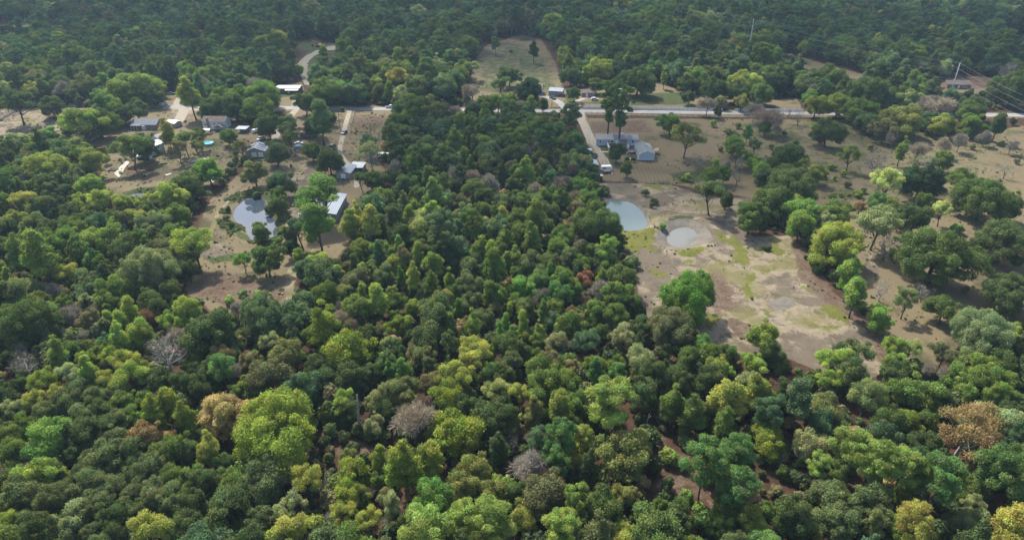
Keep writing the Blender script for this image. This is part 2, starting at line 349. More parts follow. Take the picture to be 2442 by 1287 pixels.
def grid_mesh(name, X, Y, Zc):
    ny, nx = X.shape; me = bpy.data.meshes.new(name)
    co = np.stack([X, Y, Zc], -1).reshape(-1, 3).astype(np.float32)
    idx = np.arange(ny * nx).reshape(ny, nx)
    f = np.stack([idx[:-1, :-1], idx[:-1, 1:], idx[1:, 1:], idx[1:, :-1]], -1).reshape(-1, 4).astype(np.int32)
    me.vertices.add(len(co)); me.vertices.foreach_set("co", co.ravel())
    me.loops.add(f.size); me.loops.foreach_set("vertex_index", f.ravel())
    me.polygons.add(len(f)); me.polygons.foreach_set("loop_start", np.arange(0, f.size, 4, dtype=np.int32))
    me.polygons.foreach_set("loop_total", np.full(len(f), 4, np.int32)); me.update(calc_edges=True)
    me.polygons.foreach_set("use_smooth", np.ones(len(f), bool)); return me

gme = grid_mesh("ground", GX, GY, GZ)
for k, nm in ((0, "cover_a"), (4, "cover_b")):
    at_ = gme.attributes.new(nm, 'FLOAT_COLOR', 'POINT')
    at_.data.foreach_set("color", np.stack([W[k], W[k+1], W[k+2], W[k+3]], -1).astype(np.float32).ravel())

def ground_material():
    t = NT("ground"); co = t.coord()
    A = t.n("Attribute", attribute_type='GEOMETRY', attribute_name="cover_a"); B = t.n("Attribute", attribute_type='GEOMETRY', attribute_name="cover_b")
    sa, sb = t.n("SeparateColor"), t.n("SeparateColor")
    t.t.links.new(A.outputs["Color"], sa.inputs[0]); t.t.links.new(B.outputs["Color"], sb.inputs[0])
    w = [sa.outputs[0], sa.outputs[1], sa.outputs[2], A.outputs["Alpha"], sb.outputs[0], sb.outputs[1], sb.outputs[2], B.outputs["Alpha"]]
    n_big = t.noise(0.035, 3, 0.55, co); n_mid = t.noise(0.17, 9, 0.74, co, 0.5); n_fine = t.noise(0.55, 7, 0.78, co); n_tuft = t.noise(1.1, 5, 0.8, co)
    two = lambda a, b, nz, lo=.38, hi=.62: t.mix(t.step(nz, lo, hi), a, b)
    def cover(col, base, weight, nz, amp, lo=0.42, hi=0.58):
        v = t.math('ADD', weight, t.math('MULTIPLY', t.math('SUBTRACT', nz, 0.5), amp))
        return t.mix(t.math('MULTIPLY', t.step(v, lo, hi), t.step(weight, 0.02, 0.12)), base, col)
    litter = two(two((0.060, 0.042, 0.028), (0.15, 0.078, 0.048), n_fine), (0.06, 0.062, 0.028), n_mid, .52, .7)
    dry = two(two((0.105, 0.095, 0.050), (0.20, 0.155, 0.098), n_fine, .38, .62), two((0.165, 0.115, 0.082), (0.26, 0.215, 0.13), n_mid, .4, .6), n_big, .4, .6)
    dry = t.mix(t.step(t.math('ADD', n_big, t.math('MULTIPLY', n_mid, .6)), .74, .88, 0, .8), dry, (0.115, 0.115, 0.055))
    dry = t.mix(t.step(t.math('ADD', n_big, t.math('MULTIPLY', n_mid, -.5)), .30, .44, .85, 0), dry, (0.31, 0.25, 0.15))
    dry = t.mix(t.math('MULTIPLY', t.step(n_tuft, 0.56, 0.68), 0.65), dry, (0.085, 0.085, 0.045))
    soil = two(two((0.47, 0.40, 0.29), (0.36, 0.295, 0.21), n_fine, .38, .62), (0.20, 0.162, 0.12), n_mid, .50, .62)
    soil = t.mix(t.math('MULTIPLY', t.step(n_tuft, 0.60, 0.70), 0.55), soil, (0.15, 0.125, 0.075))
    soil = t.mix(t.step(t.math('ADD', n_big, t.math('MULTIPLY', n_mid, 0.6)), 0.80, 0.92, 0, 0.75), soil, (0.23, 0.22, 0.075))
    soil = t.mix(t.step(t.math('ADD', n_big, t.math('MULTIPLY', n_mid, -0.6)), 0.14, 0.24, 0.7, 0), soil, (0.16, 0.13, 0.10))
    red = two(two(two((0.24, 0.155, 0.105), (0.15, 0.10, 0.07), n_fine), (0.26, 0.205, 0.15), n_mid, .46, .62), (0.10, 0.08, 0.055), n_tuft, .50, .64)
    green = two(two((0.07, 0.105, 0.032), (0.12, 0.145, 0.05), n_mid), (0.045, 0.065, 0.024), n_tuft, .54, .7)
    weed = two(two(two((0.26, 0.27, 0.055), (0.19, 0.205, 0.045), n_mid), (0.12, 0.13, 0.045), n_tuft, .48, .64), (0.30, 0.26, 0.16), n_fine, .58, .72)
    gravel = two((0.62, 0.56, 0.46), (0.48, 0.43, 0.34), n_fine)
    mud = two(two((0.28, 0.25, 0.212), (0.20, 0.175, 0.145), n_fine), (0.32, 0.29, 0.25), n_mid)
    c = cover(dry, litter, w[DRY], n_mid, 0.9)
    c = cover(soil, c, w[SOIL], n_mid, 0.9)
    c = cover(red, c, w[RED], n_mid, 1.6, .32, .62)
    c = cover(green, c, w[GREEN], n_mid, 2.6, .36, .7)
    c = cover(weed, c, w[WEED], t.math('ADD', t.math('MULTIPLY', n_mid, .6), t.math('MULTIPLY', n_fine, .4)), 2.4, .30, .52)
    c = cover(mud, c, w[MUD], n_fine, 0.5)
    c = cover(gravel, c, w[GRAVEL], n_fine, 0.5)
    # mowing rows on the lawn round the mobile home
    wv = t.n("TexWave", wave_type='BANDS', bands_direction='X'); wv.inputs["Scale"].default_value = 0.16; wv.inputs["Distortion"].default_value = 2.5; wv.inputs["Detail Scale"].default_value = 0.25
    t.t.links.new(co, wv.inputs["Vector"])
    c = t.mix(t.math('MULTIPLY', t.math('MULTIPLY', wv.outputs["Fac"], w[MOWN]), 0.32), c, (0.13, 0.10, 0.06))
    c = t.mix(1.0, c, (0.46, 0.45, 0.43), 'MULTIPLY')
    t.principled(c, 0.95, 0.1, bump=t.math('ADD', n_fine, t.math('MULTIPLY', n_tuft, 0.6)), bump_str=0.6, bump_dist=0.25)
    return t.mat
gme.materials.append(ground_material())
ground = bpy.data.objects.new("ground", gme); COL.objects.link(ground); tag(ground, kind="structure")

def sheet(name, mat, outline, z, kind="structure"):
    b = MB(); b.add([(x, y, z) for x, y in outline], [tuple(range(len(outline)))])
    return tag(b.build(name, mat), kind=kind)

def strip(name, mat, pts, width, z, kind="structure"):
    c = [Vector((p[0], p[1])) for p in pts]; L, Rr = [], []
    for i, p in enumerate(c):
        d = (c[min(i + 1, len(c) - 1)] - c[max(i - 1, 0)]).normalized(); n = Vector((-d.y, d.x)) * (width / 2)
        L.append(p + n); Rr.append(p - n)
    b = MB(); k = len(c); b.add([(p.x, p.y, z) for p in L] + [(p.x, p.y, z) for p in Rr], [(k + i, k + i + 1, i + 1, i) for i in range(k - 1)])
    return tag(b.build(name, mat), kind=kind)

def water_material(name, color, murk, rough=0.04):
    t = NT(name); co = t.coord(); nz = t.noise(0.06, 3, 0.5, co); rip = t.noise(1.4, 3, 0.6, co)
    c = t.mix(t.step(nz, 0.4, 0.65), color, murk)
    t.principled(c, rough, 0.5, bump=rip, bump_str=0.03, bump_dist=0.05); return t.mat

M['asphalt'] = plain("asphalt", (0.215, 0.212, 0.205), 0.9, 0.1, 0.15)
road_pts = [at(x, y) for x, y in ((-400,246),(200,251),(700,257),(1290,264.5),(1700,268.5),(2100,272),(2442,274.5),(3000,279))]
strip("road", M['asphalt'], road_pts, 6.2, 0.012)
strip("lane", M['asphalt'], [at(1352,263), at(1345,255), at(1335,245), at(1318,235), at(1300,230), at(1285,228)], 4.6, 0.008)
sheet("pond_water", water_material("sky_tinted_water", (0.030, 0.045, 0.072), (0.045, 0.052, 0.06), 0.02), [tuple(p) for p in POND1 + (POND1 - POND1.mean(0)) * 0.10], -0.5)  # blue of the reflected sky is put into this water's base colour
sheet("milky_pond_water", water_material("milky_water", (0.088, 0.118, 0.108), (0.08, 0.11, 0.098), 0.08), [tuple(p) for p in POND2 + (POND2 - POND2.mean(0)) * 0.10], -0.5)
sheet("muddy_pond_water", water_material("muddy_water", (0.135, 0.13, 0.105), (0.115, 0.115, 0.092), 0.15), [tuple(p) for p in POND3 + (POND3 - POND3.mean(0)) * 0.10], -1.35)
sheet("small_pond_water", water_material("grey_water", (0.10, 0.12, 0.12), (0.12, 0.13, 0.13), 0.06), [tuple(p) for p in POND4 + (POND4 - POND4.mean(0)) * 0.08], -0.4)

# ------------------------------------------------------------------ buildings
M['glass'] = plain("window_glass", (0.03, 0.035, 0.04), 0.12, 0.1, 1.0, 0.5)
M['white_trim'] = plain("white_trim", (0.75, 0.75, 0.73), 0.5)
M['white_siding'] = ribbed("white_siding", (0.58, 0.60, 0.61), 2, 0.25, 0.10)
M['blue_siding'] = ribbed("pale_blue_siding", (0.47, 0.52, 0.575), 0, 0.35, 0.10)
M['blue_siding_y'] = ribbed("pale_blue_boards", (0.42, 0.49, 0.56), 1, 0.35, 0.10)
M['skirt'] = plain("skirting", (0.52, 0.56, 0.60), 0.6, 0.06)
M['grey_shingle'] = plain("grey_shingles", (0.20, 0.20, 0.205), 0.9, 0.22, 2.5)
M['sage_shingle'] = plain("sage_shingles", (0.23, 0.245, 0.225), 0.9, 0.16, 1.2)
M['slate_shingle'] = plain("slate_shingles", (0.125, 0.135, 0.155), 0.85, 0.25, 1.5)
M['brown_shingle'] = plain("brown_shingles", (0.25, 0.165, 0.12), 0.9, 0.15, 1.5)
M['dark_shingle'] = plain("dark_brown_shingles", (0.12, 0.095, 0.08), 0.9, 0.2, 1.5)
M['metal_roof'] = ribbed("white_metal_roof", (0.28, 0.315, 0.345), 0, 0.9, 0.14, 0.45, 0.0, (0.25, 0.23, 0.21))
M['metal_roof_y'] = ribbed("pale_metal_roof", (0.155, 0.185, 0.22), 1, 0.9, 0.14, 0.45, 0.0, (0.22, 0.21, 0.2))
M['cream_roof'] = plain("cream_roof", (0.58, 0.54, 0.44), 0.6, 0.1)
M['brick'] = plain("brick", (0.24, 0.155, 0.12), 0.9, 0.25, 3.0)
M['tan_wall'] = ribbed("tan_metal_wall", (0.33, 0.26, 0.21), 0, 0.8, 0.12)
M['grey_metal'] = ribbed("grey_metal_wall", (0.22, 0.245, 0.28), 0, 0.7, 0.14)
M['dark_wood'] = plain("dark_wood", (0.07, 0.055, 0.045), 0.9, 0.3, 2.0)
M['grey_wood'] = plain("grey_wood", (0.26, 0.235, 0.20), 0.9, 0.2, 2.0)
M['concrete'] = plain("pale_concrete", (0.36, 0.33, 0.285), 0.9, 0.18, 0.5)
M['steel'] = plain("galvanised_steel", (0.33, 0.34, 0.35), 0.5, 0.06, 0.5, 0.5, 0.2)
M['black'] = plain("black_rubber", (0.02, 0.02, 0.02), 0.8)
M['blue_paint'] = plain("blue_tarp", (0.03, 0.10, 0.35), 0.6)

def frame_and_pane(name, root, side, pos, z, w, h, L, Wd, frame=None, pane=None, knob=False):
    """A window or a door set on a wall: a proud frame with its pane (or leaf) inside."""
    t = 0.10
    b = MB(); b.box(-w/2 - t, -w/2, -.06, .0, 0, h); b.box(w/2, w/2 + t, -.06, 0, 0, h); b.box(-w/2 - t, w/2 + t, -.07, 0, h, h + t); b.box(-w/2 - t, w/2 + t, -.09, 0, -t, 0)
    loc, rz = {'f': ((pos, -Wd/2, z), 0), 'b': ((pos, Wd/2, z), math.pi), 'r': ((L/2, pos, z), math.pi/2), 'l': ((-L/2, pos, z), -math.pi/2)}[side]
    o = b.build(name, frame or M['white_trim'], root, loc, rz)
    MB().box(-w/2, w/2, -.025, -.005, 0, h).build('pane' if name == 'window' else 'panel', pane or M['glass'], o)
    if knob: MB().box(w/2 - .2, w/2 - .1, -.12, -.025, h*.45, h*.5).build('handle', M['steel'], o)
    return o

def house(name, label, cat, center, L, Wd, eave, rise, rz, wall, roof, windows=(), doors=(), skirt=None, over=0.4, z0=0.0, group=None, roofmats=None):
    """A gabled building: length along local x, front at local -y."""
    root = empty(name, (center[0], center[1], z0), rz, label, cat, group)
    MB().prism([(-Wd/2, 0 if not skirt else 0.8), (Wd/2, 0 if not skirt else 0.8), (Wd/2, eave), (0, eave + rise), (-Wd/2, eave)], 'x', -L/2, L/2).build('wall', wall, root)
    if skirt: MB().box(-L/2 - .03, L/2 + .03, -Wd/2 - .03, Wd/2 + .03, -0.2, 0.8).build('skirting', skirt, root)
    s = rise / (Wd/2); e = Wd/2 + over; th = 0.16
    b = MB()
    b.prism([(-e, eave - s*over), (0, eave + rise + .003), (0, eave + rise + th), (-e, eave - s*over + th)], 'x', -L/2 - over, L/2 + over)
    b.prism([(e, eave - s*over), (e, eave - s*over + th), (0, eave + rise + th + .002), (0, eave + rise + .004)], 'x', -L/2 - over - .003, L/2 + over + .003)
    r = b.build('roof', roof, root)
    for w_ in windows: frame_and_pane('window', root, *w_, L, Wd)
    for d_ in doors: frame_and_pane('door', root, *d_, L, Wd, pane=M['white_trim'], knob=True)
    return root, r

def front(px, py, Wd): p = at(px, py); return Vector((p.x, p.y + Wd / 2, 0))

# mobile home on the right of the drive
mh, mhr = house('mobile_home', 'long pale blue mobile home with grey roof and white skirting', 'house', front(1471, 347.5, 8.4), 21.6, 8.4, 3.3, 1.3, R(-.5), M['blue_siding'], M['grey_shingle'],
    windows=[('f', x, 1.7, w, 1.0) for x, w in ((-8.6, .9), (-4.2, .8), (-2.6, 1.4), (2.4, .7), (3.4, .7), (4.4, .7), (8.2, 1.1))] + [('l', 0, 1.7, 1.0, 1.0), ('r', 1.5, 1.7, 1.0, 1.0)],
    doors=[('f', -0.2, 0.95, 1.0, 2.1)], skirt=M['skirt'])
MB().prism([(1.6, 3.0), (5.4, 3.0), (3.5, 4.15)], 'y', 0.5, 4.9).build('dormer', M['grey_shingle'], mh)
# its deck
dk = empty('deck', front(1473, 352, 0) + Vector((0, -1.0, 0)), 0, 'wooden deck with pale railings in front of mobile home', 'deck')
MB().box(-5.2, 5.2, -3.2, 3.4, 0.62, 0.8).build('platform', M['grey_wood'], dk)
for a in ((-5.2, -5.0), (5.0, 5.2)):
    b = MB()
    for k in range(5): b.box(a[0], a[1], -3.2 + k * 1.5, -3.05 + k * 1.5, 0.0, 1.75)
    b.box(a[0], a[1], -3.2, 3.2, 1.76, 1.86); b.box(a[0] + .05, a[1] - .05, -3.2, 3.2, 1.2, 1.3); b.build('railing', M['white_trim'], dk)
b = MB()
for k in range(8): b.box(-4.9 + k * 1.35, -4.8 + k * 1.35, -3.19, -3.1, 0.0, 1.75)
b.box(-5.0, 5.0, -3.25, -3.05, 1.752, 1.85); b.build('railing', M['white_trim'], dk)
b = MB()
for k in range(4): b.box(-1.2, 1.2, -3.3 - .3 * (k + 1), -3.3 - .3 * k, 0, .62 - .15 * k)
b.build('steps', M['grey_wood'], dk)
for x in (-3.6, -2.4, 3.2):
    c = empty('patio_chair', dk.location + Vector((x, 1.6, 0.8)), R(180), 'dark patio chair on the deck of the mobile home', 'chair', 'patio chairs on the deck')
    MB().box(-.28, .28, -.28, .28, .40, .46).build('seat', M['black'], c); MB().box(-.28, .28, .23, .28, .46, .95).build('backrest', M['black'], c)
    for sx in (-1, 1):
        for sy in (-1, 1): MB().box(sx*.25-.02, sx*.25+.02, sy*.25-.02, sy*.25+.02, 0, .4).build('leg', M['black'], c)
aw = empty('awning', front(1486, 348.5, 0), 0, 'dark square awning roof on posts beside mobile home deck', 'awning')
MB().prism([(-1.9, 2.4), (1.9, 3.2), (1.9, 3.3), (-1.9, 2.5)], 'x', -1.8, 1.8).build('roof', M['dark_shingle'], aw)
for sx in (-1, 1):
    for sy in (-1, 1): MB().box(sx*1.6-.06, sx*1.6+.06, sy*1.6-.06, sy*1.6+.06, 0, 2.45 + .35*(sy+1)).build('post', M['dark_wood'], aw)
tag(MB().box(-2.0, 2.0, -.55, .55, 0.0, .10).build('walkway_slab', M['concrete'], None, at(1441, 362.5)), 'white walkway slab on lawn left of yard tree', 'slab')
# second house, gable towards the camera
p = at(1542, 382.5)
h2, _ = house('gabled_house', 'small pale blue house with sage gable roof beside mobile home', 'house', (p.x, p.y + 7.6), 14.8, 7.4, 3.1, 1.35, R(90), M['blue_siding_y'], M['sage_shingle'],
    windows=[('b', 2.5, 1.5, 1.0, 1.0), ('b', -3.5, 1.5, 1.0, 1.0), ('f', 0, 1.5, 1.0, 1.0)], doors=[('b', -0.5, .85, 1.0, 2.1)], skirt=M['skirt'])
b = MB(); b.box(-1.6, 1.6, -1.6, 1.6, .65, .8)
st = empty('porch_stairs', at(1507, 364), R(8), 'grey wooden stairs beside the small gabled house', 'stairs')
b.build('platform', M['grey_wood'], st); b = MB()
for k in range(5): b.box(-1.6 - .32 * (k + 1), -1.6 - .32 * k, -.8, .8, 0, .65 - .13 * k)
b.build('steps', M['grey_wood'], st)
b = MB(); b.box(-1.6, -1.5, -1.6, -1.5, .8, 1.8); b.box(1.5, 1.6, -1.6, -1.5, .8, 1.8); b.box(-1.6, 1.6, -1.6, -1.5, 1.8, 1.9); b.build('railing', M['grey_wood'], st)
tag(MB().prism([(-3, -.9), (1.6, -1.3), (2.4, .4), (-2.0, 1.1)], 'z', 0.0, .12).build('patio_slab', M['concrete'], None, at(1512, 379)), 'pale concrete patio slab beside round clipped shrubs', 'slab')
ln = empty('lean_to', at(1564, 366), R(80), 'brown lean to roof behind the small gabled house', 'shed')
MB().prism([(-1.2, 2.3), (1.2, 1.6), (1.2, 1.7), (-1.2, 2.4)], 'x', -2.4, 2.4).build('roof', M['brown_shingle'], ln)
for x in (-2.2, 2.2): MB().box(x - .06, x + .06, 1.0, 1.12, 0, 1.65).build('post', M['dark_wood'], ln)

def open_shed(name, label, c, L, Wd, z_front, z_back, rz, roofmat, wallsides='b', posts=4, wall=None, group=None):
    root = empty(name, (c[0], c[1], 0), rz, label, 'shed', group)
    MB().prism([(-Wd/2 - .3, z_front), (Wd/2 + .3, z_back), (Wd/2 + .3, z_back + .12), (-Wd/2 - .3, z_front + .12)], 'x', -L/2 - .3, L/2 + .3).build('roof', roofmat, root)
    zz = min(z_front, z_back) - .02
    if 'b' in wallsides: MB().box(-L/2, L/2, Wd/2 - .1, Wd/2, 0, max(.5, z_back - .12)).build('wall', wall or M['grey_metal'], root)
    if 'l' in wallsides: MB().box(-L/2, -L/2 + .1, -Wd/2, Wd/2 - .11, 0, zz).build('wall', wall or M['grey_metal'], root)
    if 'r' in wallsides: MB().box(L/2 - .1, L/2, -Wd/2, Wd/2 - .11, 0, zz).build('wall', wall or M['grey_metal'], root)
    for k in range(posts):
        x = -L/2 + .15 + (L - .3) * k / (posts - 1); MB().box(x - .08, x + .08, -Wd/2, -Wd/2 + .16, 0, z_front - .01).build('post', M['dark_wood'], root)
    return root
a, b_ = at(1420, 406), at(1404, 372); d = (b_ - a); ang = math.atan2(d.y, d.x)
m = a * .72 + b_ * .28; open_shed('metal_shed', 'nearer white roofed open shed half under dark oak', m + Vector((-1.0, 0, 0)), 11.0, 4.6, 2.9, 2.5, ang + math.pi, M['metal_roof'], 'b', 4)
m = a * .2 + b_ * .8; open_shed('metal_shed', 'farther white roofed open shed along gravel drive', m + Vector((-1.4, 0, 0)), 12.0, 5.2, 3.4, 2.9, ang + math.pi, M['metal_roof'], 'b', 4)
open_shed('metal_shed', 'tiny white roofed shed at the corner of mown lawn', at(1430, 432) + Vector((0, 1.3, 0)), 2.4, 2.6, 2.5, 2.2, 0, M['metal_roof'], 'blr', 2)

# western yard
c = at(372, 369.5); ax = R(64)
h5, r5 = house('white_house', 'two storey white house with white metal roof behind trees', 'house', (c.x - 3.6 * math.sin(ax), c.y + 3.6 * math.cos(ax)), 11.5, 7.2, 4.6, 1.1, ax, M['white_siding'], M['metal_roof'],
    windows=[('f', 2.5, 2.9, .9, 1.1), ('f', -2.6, 2.9, .7, 1.5), ('l', 0, 2.9, .9, 1.1)], doors=[('f', -4.2, 0.1, 1.0, 2.1)])
MB().box(0.6, 4.8, -4.25, -3.62, 0, 1.9).build('porch', M['blue_paint'], h5)
open_shed('white_lean_to', 'low white lean to shed attached beside two storey white house', at(343, 381) + Vector((0, 1.2, 0)), 6.2, 2.6, 1.7, 2.1, 0, M['metal_roof'], 'blr', 3, M['white_siding'])
house('garden_shed', 'small grey roofed shed behind the white two storey house', 'shed', at(377, 337) + Vector((0, 2, 0)), 5.6, 4.4, 2.4, .9, R(64), M['white_siding'], M['sage_shingle'], doors=[('f', 0, 0, .9, 2.0)])
h6, _ = house('slate_house', 'brick house with dark slate roof behind the yellow tree', 'house', front(346, 309, 8), 14.0, 8.5, 2.9, 1.9, R(-2), M['brick'], M['slate_shingle'],
    windows=[('f', 2.2, 1.1, 1.2, 1.1), ('f', 5.0, 1.1, .9, 1.0)], doors=[('f', .4, .05, 1.0, 2.1)])
b = MB(); b.box(-.9, .9, -5.2, -4.27, 0, 2.5); b.build('porch', M['white_siding'], h6)
for x in (-6.6, -5.0, -3.4): MB().box(x - .07, x + .07, -5.6, -5.46, 0, 2.6).build('post', M['white_trim'], h6)
MB().prism([(-6.0, 2.6), (-4.3, 2.95), (-4.3, 3.05), (-6.0, 2.7)], 'x', -7.2, -.95).build('porch_roof', M['slate_shingle'], h6)
h7, _ = house('white_farmhouse', 'white farmhouse with dark roof and gabled back porch', 'house', front(513, 309, 8), 12.6, 7.6, 4.4, 1.9, R(-2), M['white_siding'], M['dark_shingle'],
    windows=[('f', .2, 2.7, .7, .7), ('f', 2.6, 2.7, .7, .7), ('f', -4.8, 2.4, 1.7, .6), ('r', 0, 2.4, .8, 1.0)], doors=[('f', -1.0, 0.1, .95, 2.0)])
MB().box(-3.6, -2.6, -4.5, -3.83, 0, 6.6).build('chimney', M['brick'], h7)
MB().prism([(1.0, 2.2), (6.0, 2.2), (3.5, 3.5)], 'y', -7.4, -3.9).build('porch_roof', M['dark_shingle'], h7)
for x in (1.4, 5.6): MB().box(x - .1, x + .1, -7.2, -7.0, 0, 2.2).build('post', M['dark_wood'], h7)
cn = empty('canopy', at(496, 319), 0, 'small white canopy on posts before the white farmhouse', 'canopy')
MB().prism([(-1.6, 2.3), (0, 2.9), (1.6, 2.3), (1.6, 2.4), (0, 3.0), (-1.6, 2.4)], 'x', -1.9, 1.9).build('roof', M['white_trim'], cn)
for sx in (-1, 1):
    for sy in (-1, 1): MB().box(sx*1.7-.04, sx*1.7+.04, sy*1.5-.04, sy*1.5+.04, 0, 2.33).build('post', M['steel'], cn)
house('cream_shed', 'cream roofed shed beside the yellow tree and drive', 'shed', at(413, 303) + Vector((0, 2, 0)), 6.5, 4.8, 2.4, .8, R(-25), M['tan_wall'], M['cream_roof'], doors=[('f', 0, 0, 1.6, 2.0)])
open_shed('carport', 'white flat carport between trees beside the farmhouse', at(577, 318) + Vector((0, 2, 0)), 5.6, 4.5, 2.4, 2.6, R(-4), M['metal_roof'], 'b', 3)
g9, _ = house('striped_garage', 'tan metal garage with pale striped roof, gable end showing', 'garage', at(609, 375) + Vector((0, 4.6, 0)), 9.0, 9.6, 3.0, 1.8, R(93), M['tan_wall'], M['metal_roof_y'], doors=[('l', -2.6, 0.02, 2.2, 2.3), ('l', 0.6, 0.02, 2.2, 2.3)])
sl = 1.8 / 4.8
for k in range(3):
    for sy in (-1, 1):
        b = MB(); x0 = -3.4 + k * 2.4; z = lambda y: 3.0 + 1.8 - abs(y) * sl + .165 + .02
        b.add([(x0, sy*.8, z(.8)), (x0 + 1.1, sy*.8, z(.8)), (x0 + 1.1, sy*4.2, z(4.2)), (x0, sy*4.2, z(4.2))], [(0, 1, 2, 3) if sy > 0 else (3, 2, 1, 0)]).build('skylight', M['glass'], g9)
h8, _ = house('brown_house', 'low house with tan brown shingle roof among tall trees', 'house', front(722, 327, 9), 11.0, 10.0, 2.6, 2.2, R(-4), M['brick'], M['brown_shingle'], windows=[('f', 2.8, 1.0, 1.3, 1.1)], doors=[('f', -1.5, .05, 1.0, 2.1)])
MB().prism([(-1.2, 2.3), (3.4, 2.3), (1.1, 3.6)], 'y', -7.0, -4.9).build('porch_roof', M['brown_shingle'], h8)
b11 = house('metal_barn', 'long white metal roofed barn behind two tall green trees', 'barn', at(762, 528) + Vector((-0.5, 10, 0)), 20.0, 14.6, 3.2, 1.1, R(90), M['grey_metal'], M['metal_roof_y'], doors=[('l', 2, 0, 3.0, 2.6)])
b10 = house('white_barn', 'stepped white roofed barn behind leaning trees', 'barn', at(828, 425) + Vector((-1.0, 4.5, 0)), 10.0, 6.6, 2.8, .8, R(84), M['tan_wall'], M['metal_roof_y'], doors=[('l', 0, 0, 2.0, 2.3)])
open_shed('barn_annex', 'white roof annex beside the stepped white barn', at(845, 419) + Vector((0.6, 6.5, 0)), 6.0, 6.0, 2.6, 3.0, R(-6), M['metal_roof'], 'br', 3)

# across the road
h12, _ = house('roadside_store', 'long white flat roofed building with brown front across the road', 'building', front(687, 223, 8), 15.0, 8.0, 3.2, .5, R(0), M['brick'], M['metal_roof'], windows=[('f', -5.2, 1.0, 2.0, 1.2), ('f', 3.0, 1.0, 1.4, 1.2)], doors=[('f', 0.6, .05, 1.2, 2.2)])
MB().prism([(-6.6, 2.5), (-4.4, 2.9), (-4.4, 3.0), (-6.6, 2.6)], 'x', -1.2, 7.4).build('porch_roof', M['cream_roof'], h12)
for x in (-1.0, 3.0, 7.0): MB().box(x - .08, x + .08, -6.5, -6.34, 0, 2.5).build('post', M['dark_wood'], h12)
house('grey_shed', 'grey metal shed with white gable roof and double doors', 'shed', at(1328, 230) + Vector((0, 4, 0)), 8.6, 7.0, 3.2, 1.2, R(-14), M['grey_metal'], M['metal_roof_y'], doors=[('l', 0, 0.02, 2.6, 2.4)])
house('brown_roofed_house', 'pale house with brown roof partly hidden by very dark tree', 'house', at(1281, 226) + Vector((0, 4, 0)), 8.0, 7.0, 4.2, 1.6, R(90), M['blue_siding_y'], M['dark_shingle'], windows=[('l', 0, 2.4, 1.2, 1.2)], doors=[('l', 2.0, .05, 1.0, 2.1)])
house('shaded_cottage', 'brown roofed cottage in tree shade behind tall pines', 'house', at(1402, 232) + Vector((0, 4, 0)), 8.5, 6.5, 2.6, 1.4, R(5), M['brick'], M['dark_shingle'], windows=[('f', 2, 1, 1.2, 1.0)], doors=[('f', -1, .05, 1.0, 2.1)])
house('ranch_house', 'red brick ranch house with dark roof under the power lines', 'house', front(2286, 212, 8), 15.0, 8.0, 2.8, 1.8, R(-4), M['brick'], M['dark_shingle'], windows=[('f', -4, 1, 1.6, 1.2), ('f', 4, 1, 1.6, 1.2)], doors=[('f', 0, .05, 1.0, 2.1)])
# torn white shelter in the trees
q = empty('quonset_shelter', at(1652, 190), R(-18), 'torn white arched shelter in the trees beyond the road', 'shelter')
arc = [(5.0 * math.cos(t), 4.6 * math.sin(t)) for t in np.linspace(0, math.pi, 13)]
b = MB(); n_ = len(arc)
for x0, x1, skip in ((-5.5, -1.5, (7, 8, 9)), (-1.5, 6.0, ())):
    for i in range(n_ - 1):
        if i in skip: continue
        (ya, za), (yb, zb) = arc[i], arc[i + 1]; b.add([(x0, ya, za), (x1, ya, za), (x1, yb, zb), (x0, yb, zb)], [(0, 1, 2, 3)])
sh = b.build('cover', M['white_trim'], q); sm = sh.modifiers.new("thick", 'SOLIDIFY'); sm.thickness = .12
for x in (-5.4, -1.5, 2.2, 5.9): MB().tube([(x, y * .985, z * .985) for y, z in arc], .07, 5).build('rib', M['grey_wood'], q)
MB().box(-5.0, 5.5, -4.3, 4.3, 0.0, .25).build('platform', M['dark_wood'], q)

# ------------------------------------------------------------------ pools, slabs, rubble
def pool(label, p, r, water):
    e = empty('swimming_pool', p, 0, label, 'pool'); b = MB(); n = 28
    o = [(r * math.cos(2*math.pi*i/n), r * math.sin(2*math.pi*i/n)) for i in range(n)]; i_ = [(x * .95, y * .95) for x, y in o]
    vs = [(x, y, -.1) for x, y in o] + [(x, y, 1.2) for x, y in o] + [(x, y, 1.2) for x, y in i_] + [(x, y, .2) for x, y in i_]
    fs = []
    for k in range(n):
        j = (k + 1) % n; fs += [(k, j, n + j, n + k), (n + k, n + j, 2*n + j, 2*n + k), (2*n + k, 2*n + j, 3*n + j, 3*n + k)]
    b.add(vs, fs).build('wall', M['steel'], e)
    MB().add([(x * 1.005, y * 1.005, 1.0) for x, y in i_], [tuple(range(n))]).build('water', water, e)
    b = MB(); b.tube([(r*.8, -r*.62, 0), (r*.8, -r*.62, 1.7)], .04, 5).tube([(r*.9, -r*.5, 0), (r*.9, -r*.5, 1.7)], .04, 5)
    for k in range(4): b.tube([(r*.8, -r*.62, .3 + .35*k), (r*.9, -r*.5, .3 + .35*k)], .03, 4)
    b.build('ladder', M['white_trim'], e); return e
pool('round above ground pool of turquoise water behind farmhouse', at(496, 345), 3.0, water_material("pool_turquoise", (0.10, 0.42, 0.46), (0.14, 0.50, 0.52), .05))
pool('round pale blue pool in front of brown roof house', at(711, 352), 1.9, water_material("pool_blue", (0.25, 0.45, 0.62), (0.3, 0.5, 0.66), .05))
def slab(label, pts, h=.12):
    c = at(*pts[0]); b = MB(); b.prism([tuple((at(*p) - c).xy) for p in pts], 'z', -.05, h); return tag(b.build('concrete_slab', M['concrete'], None, c), label, 'slab')
slab('broken pale concrete strip running up to white house', [(272, 413), (283, 424), (292, 414), (297, 402), (309, 388), (303, 382), (288, 396)])
